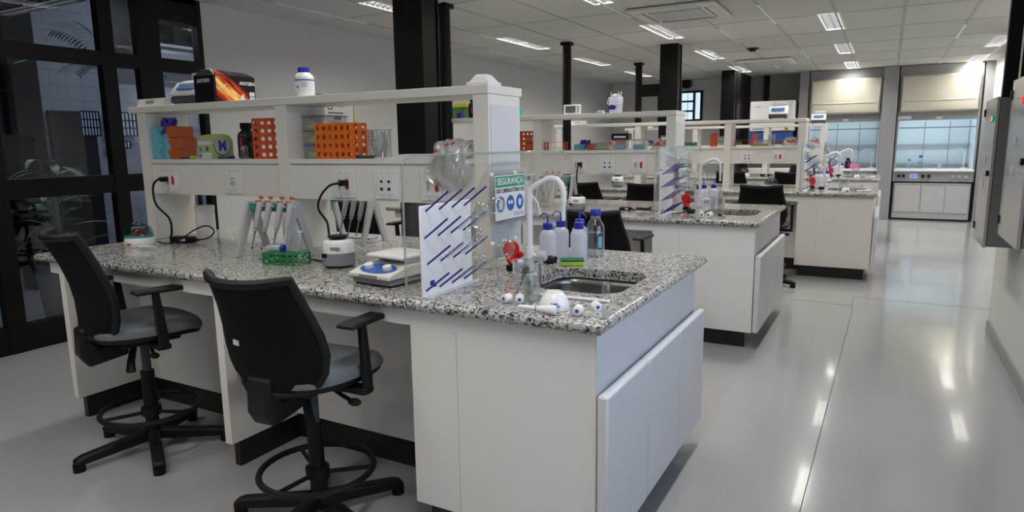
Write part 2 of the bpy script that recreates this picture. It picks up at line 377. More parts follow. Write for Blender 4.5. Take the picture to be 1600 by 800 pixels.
struct(G().box(XR+.1, 1.6, 5.9, 6.0, 0, H).build('wall_right', 'plaster'))
struct(G().box(1.5, 1.6, 6.0, 15.1, 0, H).build('wall_right', 'plaster'))
struct(G().box(XL, 1.6, YBACK-.1, YBACK, 0, H+.3).build('wall_back', 'plaster'))
g = G(); wx0, wx1, wz0, wz1 = -4.35, -3.40, 1.87, 2.49
g.box(XL, wx0, YWALL, YWALL+.15, 0, H+.3).box(wx1, -2.6, YWALL, YWALL+.15, 0, H+.3).box(wx0, wx1, YWALL, YWALL+.15, 0, wz0).box(wx0, wx1, YWALL, YWALL+.15, wz1, H+.3)
struct(g.build('wall_far', 'plaster'))
struct(G().box(-2.6, -1.47, YWALL, YWALL+.15, 0, H+.3).build('wall_far', 'plaster_brown'))
struct(G().box(-1.6, 1.6, 15.0, 15.1, 0, H+.3).build('wall_far', 'hood_grey'))
struct(G().box(XR-.012, XR, YBACK, 6.0, 0, .09).build('baseboard_right', 'hood_grey', bevel=.003))
struct(G().box(XL, XL+.012, 4.05, YWALL, 0, .09).build('baseboard_left', 'hood_grey'))
# far window
g = G(); y0, y1 = YWALL-.02, YWALL+.05
for a, b in ((wx0, wx0+.05), (wx1-.05, wx1), (-3.60, -3.56), (-4.0, -3.97)): g.box(a, b, y0, y1, wz0, wz1)
for z in (wz0, wz0+.19, wz0+.39, wz1-.04): g.box(wx0+.05, -3.60, y0, y1, z, z+.035)
g.box(-3.56, wx1-.05, y0, y1, wz0, wz0+.04).box(-3.56, wx1-.05, y0, y1, wz1-.04, wz1)
for x in (-3.87, -3.74): g.box(x-.004, x+.004, YWALL+.1, YWALL+.108, wz0, wz1)
wf = struct(g.build('window_1', 'black')); o = G().box(wx0, wx1, YWALL+.06, YWALL+.066, wz0, wz1).build('pane', 'wglass', wf)
# floor joints: the cover of a channel across the aisle
g = G(); 
for (xa, ya, xb, yb) in ((-.68, 6.47, -.17, 6.41), (-.17, 6.41, -.17, 6.8), (-.17, 6.8, 1.4, 6.74), (-.16, 6.3, -.25, -2)):
    d = Vector((xb-xa, yb-ya, 0)); L = d.length; t = G().box(0, L, -.002, .002, .0002, .0012).rot(math.atan2(d.y, d.x)).mv(xa, ya, 0); g.add(t.v, t.f)
struct(g.build('trim_3', 'dgrey_pl'))
# ---------------------------------------------------------------- lamps
def ceiling_light():
    r = thing('ceiling_light', 'ceiling light')
    w, l = FW/2, FL/2
    g = G().box(-w, w, -l, l, .10, .11).box(-w, -w+.004, -l, l, 0, .10).box(w-.004, w, -l, l, 0, .10).box(-w, w, -l, -l+.004, 0, .10).box(-w, w, l-.004, l, 0, .10)
    g.build('housing', 'alu', r)
    g = G().box(-w-.012, -w+.006, -l-.012, l+.012, -.006, 0).box(w-.006, w+.012, -l-.012, l+.012, -.006, 0).box(-w, w, -l-.012, -l+.006, -.006, 0).box(-w, w, l-.006, l+.012, -.006, 0)
    g.build('frame', 'white_pl', r)
    g = G()
    n = 16
    for k in range(1, n):
        y = -l+2*l*k/n; g.add([(-w+.006, y-.004, .020), (w-.006, y-.004, .020), (w-.006, y, .002), (-w+.006, y, .002), (w-.006, y+.004, .020), (-w+.006, y+.004, .020)], [(0,1,2,3), (3,2,4,5)])
    for x in (-w+.005, 0, w-.005): g.box(x-.003, x+.003, -l+.005, l-.005, .002, .021)
    g.build('louvre', 'alu', r)
    for x in (-w/2, w/2): G().cyl((x, -l+.03, .065), .008, 2*l-.06, 'Y', 10).build('tube', 'tube_on', r)
    return r
LD = {}
for i, (x, y) in enumerate(FIX):
    row = {-.61: 'over the bench ends', -2.37: 'over the middle of the benches', -4.15: 'over the left bench ends', 1.21: 'beyond the right wall'}[x]
    n_ = sorted([b for a, b in FIX if a == x], key=lambda v: -v).index(y)+1
    ordn = ['farthest', 'second farthest', 'third farthest', 'fourth farthest', 'fifth farthest', 'sixth farthest', 'nearest'][n_-1]
    r = place(ceiling_light, (x, y, H), f'recessed white louvred ceiling light {row}, {ordn} in its row', 'recessed louvred ceiling lights')
    far = y > 12.9 and x > -1
    pw = {-.61: 1.0, -2.37: .8, -4.15: .62, 1.21: 1.15}[x]*(.55 if (y < 2 and x < -1) else .8 if y < 4 else 1.0 if y < 7 else 1.15)*(.5 if (x < -4 and y < 4) else 1)
    key = (far, round(pw, 3))
    if key not in LD:
        ld = bpy.data.lights.new('lamp', 'AREA'); ld.shape = 'RECTANGLE'; ld.size = FW-.04; ld.size_y = FL-.06; ld.color = LAMP_COL; ld.energy = LAMP_W*(HOOD_F if far else 1)*pw; ld.spread = radians(158); LD[key] = ld
    lo = bpy.data.objects.new('lamp', LD[key]); COL.objects.link(lo); lo.parent = r; lo.location = (0, 0, .022 if not far else .06)
    if not ((x == -.61) or x == 1.21): pass
# ---------------------------------------------------------------- air conditioning, smoke detector, loudspeaker
def cassette():
    r = thing('air_conditioner', 'air conditioner')
    s = .42
    G().box(-s, s, -s, s, -.03, 0).build('panel', 'cream_pl', r, bevel=.02, seg=3)
    G().box(-.25, .25, -.25, .25, -.038, -.028).build('intake_grille', 'lgrey_pl', r, bevel=.012)
    for k in range(4):
        G().box(-.27, .27, -.372, -.31, -.036, -.028).rot(k*pi/2).build('vane', 'cream_pl', r, bevel=.004)
        G().box(-.27, .27, -.303, -.296, -.034, -.026).rot(k*pi/2).build('slot', 'black_matte', r)
    return r
place(cassette, (-1.87, 6.85, H-.006), 'white square ceiling air conditioner near the top centre, the nearer one', 'ceiling air conditioners')
place(cassette, (-1.78, 11.75, H-.006), 'white square ceiling air conditioner above the far benches, the farther one', 'ceiling air conditioners')
t = thing('smoke_detector', 'smoke detector', 'round black smoke detector on the ceiling between the air conditioners', (-1.72, 10.05, H))
G().lathe([(.085, 0), (.085, -.012), (.05, -.02), (.045, -.04), (.03, -.045)], n=24).build('body', 'black', t)
G().lathe([(.088, -.002), (.088, 0)], n=24).build('base', 'grey_pl', t)
t = thing('loudspeaker', 'loudspeaker', 'small black loudspeaker on the far wall above the window', (-3.73, YWALL, 2.64))
G().prism([(-.09, .07), (.09, .07), (.09, -.06), (.05, -.1), (-.05, -.1), (-.09, -.06)], -.13, -.02, 'XZ').build('cabinet', 'black', t, bevel=.01)
G().box(-.02, .02, -.02, 0, -.03, .03).build('bracket', 'black', t)
# ---------------------------------------------------------------- steel columns
def column(name, x0, x1, y0, y1, z1, lab, flange=True):
    if flange:
        g = G().box(x0, x1, y0, y0+.015, 0, z1).box(x0, x1, y1-.015, y1, 0, z1).box(x0+.012, x1-.012, y0+.015, y1-.015, 0, z1)
    else:
        g = G().cyl(((x0+x1)/2, (y0+y1)/2, 0), (x1-x0)/2, z1-.04, n=20).box(x0-.01, x1+.01, y0-.01, y1+.01, z1-.04, z1)
    return struct(g.build(name, 'black', bevel=.002), lab)
column('steel_column', -3.36, -3.09, 4.22, 4.44, H, 'wide black steel column behind the nearest bench')
column('steel_column', -3.70, -3.58, 5.25, 5.37, H, 'thin black column beside the wide nearest one', False)
column('steel_column', -3.71, -3.60, 8.03, 8.14, H, 'thin black column left of the white bucket', False)
column('steel_column', -3.65, -3.54, 10.72, 10.83, H, 'thin black column with a beam beside it', False)
column('steel_column', -2.70, -2.46, 8.95, 9.15, H, 'wide black steel column left of the far window')
struct(G().box(-3.54, -2.92, 10.74, 10.82, 2.17, 2.36).build('steel_beam', 'black'), 'short black beam joining two columns')
struct(G().box(-2.98, -2.90, 10.72, 10.84, 0, 2.36).build('steel_column', 'black'), 'black post under the short beam')
struct(G().box(-2.72, -2.48, 12.85, 13.0, 0, H).box(-2.52, -2.46, 13.0, YWALL, 0, H).build('steel_column', 'black', bevel=.002), 'far black column with a dark side panel')
struct(G().box(-2.2, -2.1, YWALL-.06, YWALL, 0, H).build('trim_4', 'black'))
# ---------------------------------------------------------------- glazed partition on the left
def partition():
    g = G(); a, b = XL-.05, XL+.03
    for y0, y1 in ((-1.6, -1.5), (-.1, 0.0), (1.35, 1.45), (2.27, 2.39), (3.14, 3.25), (3.44, 3.64), (4.0, 4.05)): g.box(a, b, y0, y1, 0, H)
    for z0, z1 in ((2.08, 2.19), (1.10, 1.24), (0, .2), (2.66, 2.71)): g.box(a+.005, b-.005, -1.6, 4.05, z0, z1)
    g.box(a+.005, b-.005, 3.64, 4.05, 2.5, 2.71)
    f = struct(g.build('window_2', 'black', bevel=.003))
    for y0, y1 in ((-1.5, -.1), (0, 1.35), (1.45, 2.27), (2.39, 3.14), (3.25, 3.44), (3.64, 4.0)):
        for z0, z1 in ((.2, 1.1), (1.24, 2.08), (2.19, 2.66)): G().box(XL-.012, XL-.006, y0, y1, z0, z1).build('pane', 'wglass', f)
    h = G().tube([(XL+.03, 2.47, 1.0), (XL+.08, 2.47, 1.0), (XL+.08, 2.60, 1.0)], .01); h.build('door_handle', 'black', f)
    struct(G().box(XL-.12, XL+.0, -1.6, 4.05, H, H+.3).build('wall_left', 'plaster'))
partition()
# ---------------------------------------------------------------- hall outside the partition
OX = -9.5
struct(G().box(OX-.15, OX, -4, 5.62, 0, 4.2).box(OX-.15, OX, 5.62, 12, 0, 2.35).box(OX-.15, OX, 5.62, 12, 3.7, 4.2).build('wall_outer', 'brickw'))
struct(G().box(-12, XL-.12, -4.1, -4, 0, 4.2).box(-12, XL-.12, 12, 12.1, 0, 4.2).build('wall_outer', 'brickw'))
struct(G().box(-12, XL-.12, -4, 12, 4.2, 4.3).box(XL-.13, XL-.12, -4, 12, H+.29, 4.3).build('ceiling', 'black_matte'))
struct(G().box(-12, OX, 5.62, 12, 2.35, 2.62).box(-12.1, -12, 5.5, 12, 2.3, 4.2).box(-12, OX-.15, 5.5, 5.6, 2.3, 4.2).build('floor', 'cabinet_dark'), 'mezzanine floor and walls of the hall outside')
t = thing('office_desk', 'desk', 'pale office desk on the mezzanine beyond the glass', (OX-.5, 6.9, 2.62))
G().box(-.4, .4, -.8, .8, .34, .38).build('tabletop', 'white_pl', t, bevel=.004)
G().box(.3, .33, -.78, .78, .0, .34).build('modesty_panel', 'lgrey_pl', t)
for a in (-.75, .75):
    G().box(-.35, .29, a-.02, a+.02, 0, .34).build('leg', 'lgrey_pl', t)
t = thing('computer_monitor', 'monitor', 'black monitor on the mezzanine desk beyond the glass', (OX-.45, 6.85, 3.0))
G().box(-.02, .02, -.2, .2, .07, .34).rot(.3).build('screen', 'black', t, bevel=.006); G().box(-.02, .02, -.03, .03, 0, .12).box(-.08, .08, -.1, .1, 0, .01).build('stand', 'black', t)
t = thing('office_chair', 'chair', 'dark office chair on the mezzanine behind the black door post', (OX-1.2, 5.95, 2.62))
G().box(-.03, .03, -.2, .2, .35, .75).build('backrest', 'black', t, bevel=.03); G().box(-.0, .4, -.2, .2, .28, .34).build('seat', 'black', t, bevel=.02); G().cyl((.2, 0, 0), .03, .3).build('post', 'black', t)
solo(G().box(-11.9, -11.88, 6.0, 6.5, 3.2, 3.35).build('wall_board', 'yellow', bevel=.004), 'board', 'small yellow board on the mezzanine wall beyond the glass')
struct(G().box(OX, OX+.06, 4.78, 5.36, 0, 1.95).build('door_1', 'black_matte', bevel=.005))
o = G().box(OX, OX+.05, -1.0, 4.25, 0, 3.2).build('door_2', 'black_matte'); struct(o)
def barred(y0, y1, z0, z1, nx, ny, nm):
    f = G(); x = OX+.07
    for k in range(nx+1): q = y0+(y1-y0)*k/nx; f.box(x, x+.02, q-.006, q+.006, z0, z1)
    for k in range(ny+1): q = z0+(z1-z0)*k/ny; f.box(x, x+.02, y0, y1, q-.008, q+.008)
    f = struct(f.build(nm, 'black')); G().box(OX+.062, OX+.068, y0, y1, z0, z1).build('pane', M['skypane'], f)
M['skypane'] = mat('daylit_pane', (.3,.35,.4), .3, emit=(.50,.62,.85), es=.28)
barred(5.16, 5.40, 1.63, 1.95, 6, 3, 'window_3'); barred(5.50, 5.92, 1.63, 1.95, 8, 3, 'window_4'); barred(5.50, 5.8, 1.46, 1.55, 6, 1, 'window_5')
struct(G().box(-7.9, -7.65, 3.55, 3.82, 0, 4.2).build('steel_column', 'black'), 'dark column in the hall outside the glass')
t = thing('control_cabinet', 'control cabinet', 'tall grey control cabinet with a red light beyond the glass', (-9.2, 4.37, 0))
G().box(-.15, .15, -.13, .13, 0, 1.72).build('body', 'cabinet_grey', t, bevel=.008)
G().sphere((.16, -.05, 1.65), .018).build('red_lamp', 'led_red', t); G().cyl((.15, .03, 1.5), .012, .01, 'X').build('green_lamp', 'led_green', t); G().cyl((.15, -.05, 1.48), .02, .01, 'X').build('yellow_label', 'yellow', t)
t = thing('handrail', 'handrail', 'brown handrail crossing behind the glass partition', (-8.0, 3.3, 0))
G().box(-.04, .04, -.6, 2.6, 1.09, 1.13).build('rail', 'wood', t, bevel=.005)
for y in (-.5, .5, 1.5, 2.5): G().box(-.02, .02, y-.02, y+.02, 0, 1.09).build('post', 'black', t)
# plant in a concrete pot
def leaf(L, w, bend=.5, fold=.2, n=8):
    g = G(); vs = []; 
    for k in range(n+1):
        u = k/n; ww = w*sin(pi*min(1, u*.96+.02))**.8; x = L*u*cos(bend*u); z = -L*bend*.5*u*u
        vs += [(x, -ww/2, z+fold*ww/2), (x, 0, z), (x, ww/2, z+fold*ww/2)]
    fs = []
    for k in range(n):
        for j in (0, 1): fs.append((3*k+j, 3*k+j+1, 3*k+j+4, 3*k+j+3))
    return g.add(vs, fs, True)
t = thing('potted_plant', 'plant', 'leafy green plant in a grey concrete pot behind the glass partition', (-5.98, 2.98, 0))
G().lathe([(.15, 0), (.19, .54), (.20, .56), (.18, .56), (.175, .50)], n=32).build('pot', 'pot', t)
G().cyl((0, 0, .44), .174, .05, n=32).build('soil', 'soil', t)
rnd = random.Random(3); lg = G(); lp = G(); st = G()
for k in range(40):
    a = rnd.uniform(0, 2*pi); h0 = rnd.uniform(.6, 1.38); rr = rnd.uniform(.02, .14); tilt = rnd.uniform(-.9, .2)
    p = Vector((rr*cos(a), rr*sin(a), h0)); st.tube([(p.x*.3, p.y*.3, .48), (p.x*.7, p.y*.7, (h0+.48)/2), tuple(p)], .005, 6)
    l_ = leaf(rnd.uniform(.16, .36), rnd.uniform(.04, .085), rnd.uniform(.3, .9)).xf(Matrix.Translation(p) @ Matrix.Rotation(a, 4, 'Z') @ Matrix.Rotation(tilt, 4, 'Y'))
    (lp if k % 8 == 0 else lg).add(l_.v, l_.f, True)
st.build('stem', 'leaf', t); o = lg.build('foliage', 'leaf', t); o['kind'] = 'stuff'; o = lp.build('pale_foliage', 'leaf_pale', t); o['label'] = 'pale variegated leaves'
t = thing('potted_palm', 'plant', 'tall dark palm in a pot behind the glass partition', (-7.15, 4.25, 0))
G().lathe([(.18, 0), (.22, .4), (.2, .4)], n=24).build('pot', 'pot', t); G().tube([(0, 0, .3), (.03, 0, 1.2), (0, .02, 2.3)], .035, 8).build('trunk', 'dgrey_pl', t)
g = G()
for k in range(9):
    a = k*2*pi/9+.3; el = .9 if k % 2 else .35
    for j in range(14):
        u = .15+.06*j; bx = u*.8*cos(el); bz = u*.9*sin(el)-.35*u*u
        for s_ in (-1, 1):
            l_ = leaf(.24, .022, .4, 0, 3).xf(Matrix.Rotation(a, 4, 'Z') @ Matrix.Translation((bx, 0, bz+2.3)) @ Matrix.Rotation(s_*.8, 4, 'Z')); g.add(l_.v, l_.f, True)
o = g.build('fronds', 'leaf', t); o['kind'] = 'stuff'
def hall_light():
    r = thing('hanging_light', 'hanging light')
    G().box(-.65, .65, -.09, .09, .02, .08).build('housing', 'cabinet_dark', r, bevel=.004)
    g = G()
    for k in range(26):
        x = -.62+1.24*k/25; g.box(x-.003, x+.003, -.085, .085, -.01, .02)
    for y in (-.085, 0, .085): g.box(-.63, .63, y-.003, y+.003, -.01, .02)
    g.build('louvre', 'alu', r)
    for y in (-.045, .045): G().cyl((-.6, y, .012), .009, 1.2, 'X', 10).build('tube', 'tube_on', r)
    for x in (-.5, .5): G().cyl((x, 0, .08), .004, 1.41, n=6).build('wire', 'black', r)
    return r
r = place(hall_light, (-6.75, 3.42, 2.71), 'hanging louvred light in the hall, at the top left corner')
ld = bpy.data.lights.new('hall_lamp', 'AREA'); ld.shape = 'RECTANGLE'; ld.size = .15; ld.size_y = 1.2; ld.energy = 9; ld.color = (.9,.95,1)
lo = bpy.data.objects.new('hall_lamp', ld); COL.objects.link(lo); lo.parent = r; lo.rotation_euler = (0, 0, pi/2); lo.location = (0, 0, -.012)
ld = bpy.data.lights.new('hall_fill', 'AREA'); ld.size = 1.5; ld.energy = 55; ld.color = (.86,.92,1); lo = bpy.data.objects.new('hall_fill', ld); COL.objects.link(lo); lo.location = (-7.4, 6.5, 4.1)  # fill light without a fixture, added to brighten the hall
ld = bpy.data.lights.new('mezzanine_lamp', 'AREA'); ld.size = .6; ld.energy = 14; lo = bpy.data.objects.new('mezzanine_lamp', ld); COL.objects.link(lo); lo.location = (-10.8, 6.8, 4.15)
# ---------------------------------------------------------------- electrical panels on the right wall
def epanel(near):
    r = thing('electrical_panel', 'electrical panel')
    if near: d, w, h = .16, .64, .86
    else: d, w, h = .20, .50, .90
    G().box(-d+.02, 0, 0, w, 0, h).build('box', 'cabinet_dark', r, bevel=.004)
    G().box(-d, -d+.018, -.004, w+.004, -.006, h+.006).build('door', 'cabinet_grey', r, bevel=.004)
    for k, m_ in enumerate(('led_green', 'led_red', 'led_red') if near else ('led_green', 'led_red')):
        b_ = G().cyl((-d-.012, .08+.07*k, h-.12), .016, .010, 'X', 16).build('button', m_, r)
        G().cyl((-d-.004, .08+.07*k, h-.12), .020, .006, 'X', 16).build('bezel', 'black', b_)
    for z in (.06, h-.10): G().box(-d-.008, -d+.02, w-.03, w+.015, z, z+.05).build('hinge', 'black', r, bevel=.005)
    G().cyl((-d-.014, .05, h*.5), .018, .016, 'X', 14).build('lock', 'black', r)
    for z in (.35, .5): G().box(-d-.003, -d, w*.5, w*.5+.08, z, z+.05).build('label_plate', 'lgrey_pl', r)
    return r
place(epanel, (XR, 4.10, .885), 'nearer grey electrical panel at the right edge with three buttons', rz=0, args=(True,))
place(epanel, (XR, 4.98, .77), 'farther grey electrical panel on the right wall with two buttons', rz=0, args=(False,))
t = thing('cable_duct', 'cable duct', 'tall black cable duct from the farther electrical panel to the ceiling', (.64, 5.2, 1.68))
G().box(-.035, .035, -.03, .03, 0, 1.02).build('duct', 'black', t, bevel=.003); G().box(-.05, .12, -.035, .035, .62, .65).build('clip', 'cabinet_grey', t)
for x, y, nm in ((.72, 5.15, 'thin grey conduit right of the black duct'), (.72, 5.35, 'thin dark conduit behind the black duct')):
    solo(G().cyl((x, y, 1.68), .012, 1.02, n=10).build('conduit', 'cabinet_grey' if 'grey' in nm else 'black'), 'conduit', nm+' above the electrical panel')
for y in (4.25, 4.45): solo(G().cyl((.72, y, 1.76), .014, .94, n=10).build('conduit', 'lgrey_pl'), 'conduit', ('first' if y < 4.3 else 'second')+' pale conduit above the nearer electrical panel')
# ---------------------------------------------------------------- fume hoods
HY = 13.95
struct(G().box(-1.50, -1.34, HY-.05, 15.0, 0, H).build('trim_5', 'hood_grey')); struct(G().box(-.12, .115, HY-.12, 15.0, 0, H).build('trim_6', 'hood_grey', bevel=.004)); struct(G().box(1.375, 1.5, HY-.05, 15.0, 0, H).build('trim_7', 'hood_grey'))
def fume_hood():
    r = thing('fume_hood', 'fume hood'); w = 1.225
    G().box(.003, w-.003, 0, .05, 1.76, 2.70).box(.003, .03, 0, .05, .9, 1.76).box(w-.03, w-.003, 0, .05, .9, 1.76).build('surround', 'hood_grey', r)
    g = G().box(.02, w-.02, .82, .85, .9, 2.0).box(.02, .04, .05, .82, .9, 2.0).box(w-.04, w-.02, .05, .82, .9, 2.0).box(.02, w-.02, .05, .85, 2.0, 2.03)
    g.build('liner', 'hood_in', r)
    # swelling pressed-metal cover
    c = G(); x0, x1, z0, z1 = .02, w-.02, 1.90, 2.54
    c.add([(x0,0,z0),(x1,0,z0),(x1,0,z1),(x0,0,z1),(x0+.05,-.13,z0+.10),(x1-.05,-.13,z0+.10),(x1-.03,-.13,z1-.03),(x0+.03,-.13,z1-.03),(x0+.04,-.11,z0+.02),(x1-.04,-.11,z0+.02)],
          [(0,1,9,8),(8,9,5,4),(1,2,6,5),(1,5,9),(0,8,4),(2,3,7,6),(3,0,4,7),(4,5,6,7)])
    cv = c.build('cover', 'hood_cream', r, bevel=.012, seg=3)
    G().box(x0+.05, x1-.1, -.142, -.128, z0+.19, z0+.20).build('rib', 'hood_cream', cv, bevel=.004)
    text('PRO LAB', .075, (.48, -.132, z0+.255), FRONT, 'hood_cream', cv, 'embossed_lettering', ext=.004)
    G().box(0.005, w-.005, -.03, .82, .862, .90).build('worktop', 'white_pl', r, bevel=.008)
    G().box(.005, w-.005, 0, .04, .70, .862).build('control_panel', 'hood_grey', r)
    d = G().box(.27, .38, -.006, 0, .745, .825).build('display', 'hood_in', r); G().box(.285, .365, -.008, -.005, .758, .812).build('screen', 'lcd_blue', d)
    for x in (.10, .17, .47, .56): G().cyl((x, 0, .785), .027, -.03, 'Y', 16).build('knob', 'black', r)
    for x in (.92, 1.01, 1.11):
        b_ = G().cyl((x, 0, .775), .02, -.03, 'Y', 12).build('tap', 'white_pl', r); G().cyl((x, -.03, .775), .012, -.006, 'Y', 10).build('tap_centre', 'teal', b_)
    G().box(0, w, -.015, 0, .665, .69).box(0, .03, -.015, 0, .02, .665).box(w-.03, w, -.015, 0, .02, .665).box(0, w, -.02, 0, 0, .03).build('cabinet_frame', 'black', r)
    G().box(.01, w-.01, 0, .06, .02, .70).build('carcass', 'hood_door', r)
    for a, b in ((.05, .445), (.47, .82), (.828, 1.175)): 
        dd = G().box(a, b, -.018, -.002, .14, .655).build('door', 'hood_door', r, bevel=.003); G().box(a+.01, b-.01, -.021, -.017, .628, .64).build('pull', 'grey_pl', dd)
    G().box(.03, w-.03, .76, .80, 1.32, 1.345).build('rear_shelf', 'lgrey_pl', r); G().box(.03, w-.03, .70, .80, .99, 1.01).build('rear_ledge', 'lgrey_pl', r)
    for x in (.47, .86, 1.16): G().cyl((x, .74, .9), .006, .85, n=8).build('support_rod', 'grey_pl', r)
    G().box(.05, w-.03, .02, .045, 1.62, 1.64).build('sash_handle', 'grey_pl', r)
    tp = G().tube([(1.1, .55, .9), (1.1, .55, 1.2), (1.06, .55, 1.25), (.98, .55, 1.25), (.93, .55, 1.18)], .01).build('gooseneck_tap', 'white_pl', r); G().box(1.05, 1.15, .52, .58, .9, .92).build('tap_base', 'white_pl', tp)
    for a, b in ((.02, .22), (.60, .68)): G().box(a, b, -.003, 0, 1.78, 1.84).build('notice', 'paper', r)
    G().box(.605, .675, -.0045, -.003, 1.82, 1.838).build('notice_heading', 'ink_red', r)
    for x in (.35, .88): G().box(x-.2, x+.2, .3, .36, 1.985, 2.0).build('interior_lamp', 'hood_lamp', r)
    return r
M['hood_lamp'] = mat('hood_lamp', (1,1,1), .4, emit=(.75,.92,1), es=1.5)
for x, lb in ((-1.33, 'left fume hood with a cream cover, behind the bench ends'), (.13, 'right fume hood with a cream cover, fully in view at the aisle end')):
    r = place(fume_hood, (x, HY, 0), lb, 'fume hoods across the far wall')
    ld = bpy.data.lights.new('hood_light', 'AREA'); ld.shape = 'RECTANGLE'; ld.size = 1.0; ld.size_y = .1; ld.energy = HOOD_W; ld.color = (.72,.90,1)
    lo = bpy.data.objects.new('hood_light', ld); COL.objects.link(lo); lo.parent = r; lo.location = (.61, .33, 1.97)
# biological safety cabinet
t = thing('biosafety_cabinet', 'safety cabinet', 'white biosafety cabinet with a blue front panel against the far wall', (-2.33, 13.65, 0))
G().box(0, .78, 0, .68, 1.62, 2.18).build('upper_housing', 'white_pl', t, bevel=.012)
G().prism([(-.02, 1.60), (-.05, 1.42), (.02, 1.42), (.05, 1.60)], 0, .78, 'YZ').build('front_panel', 'dkblue', t)
G().box(.29, .42, -.048, -.03, 1.49, 1.54).build('display', 'lcd_blue', t)
G().box(.02, .76, .1, .68, .9, 1.42).build('work_chamber', 'steel', t); G().box(0, .78, -.02, .68, .8, .92).build('base_tray', 'white_pl', t, bevel=.01)
for x in (.03, .75):
    for y in (.05, .63): G().box(x-.025, x+.025, y-.025, y+.025, 0, .8).build('leg', 'white_pl', t)
w_ = G().prism([(.60, 1.63), (.72, 1.63), (.66, 1.73)], -.004, 0, 'XZ').build('warning_triangle', 'ink_yellow' if 'ink_yellow' in M else 'yellow', t); w_['label'] = 'yellow biohazard triangle'
G().cyl((.66, -.004, 1.66), .015, -.003, 'Y', 12).build('warning_symbol', 'ink', t)
G().box(.10, .19, -.002, 0, 2.065, 2.09).build('name_plate', 'lgrey_pl', t)
G().box(.05, .36, -.002, 0, 1.655, 1.67).build('model_strip', 'ink_blue', t)
t = thing('hazard_sign', 'sign', 'narrow white strip of red warning circles left of the left hood', (-1.42, HY-.052, 1.47))
G().box(-.05, .05, -.004, 0, 0, .3).build('sheet', 'paper', t)
for k in range(3):
    q = G().lathe([(.028, -.008), (.028, -.004)], (0, 0, .05+.1*k), 20, 'Y').build('red_ring', 'ink_red', t); q.rotation_euler = (0, 0, 0)
    G().lathe([(.018, -.010), (.018, -.004)], (0, 0, .05+.1*k), 16, 'Y').build('ring_centre', 'paper', t)
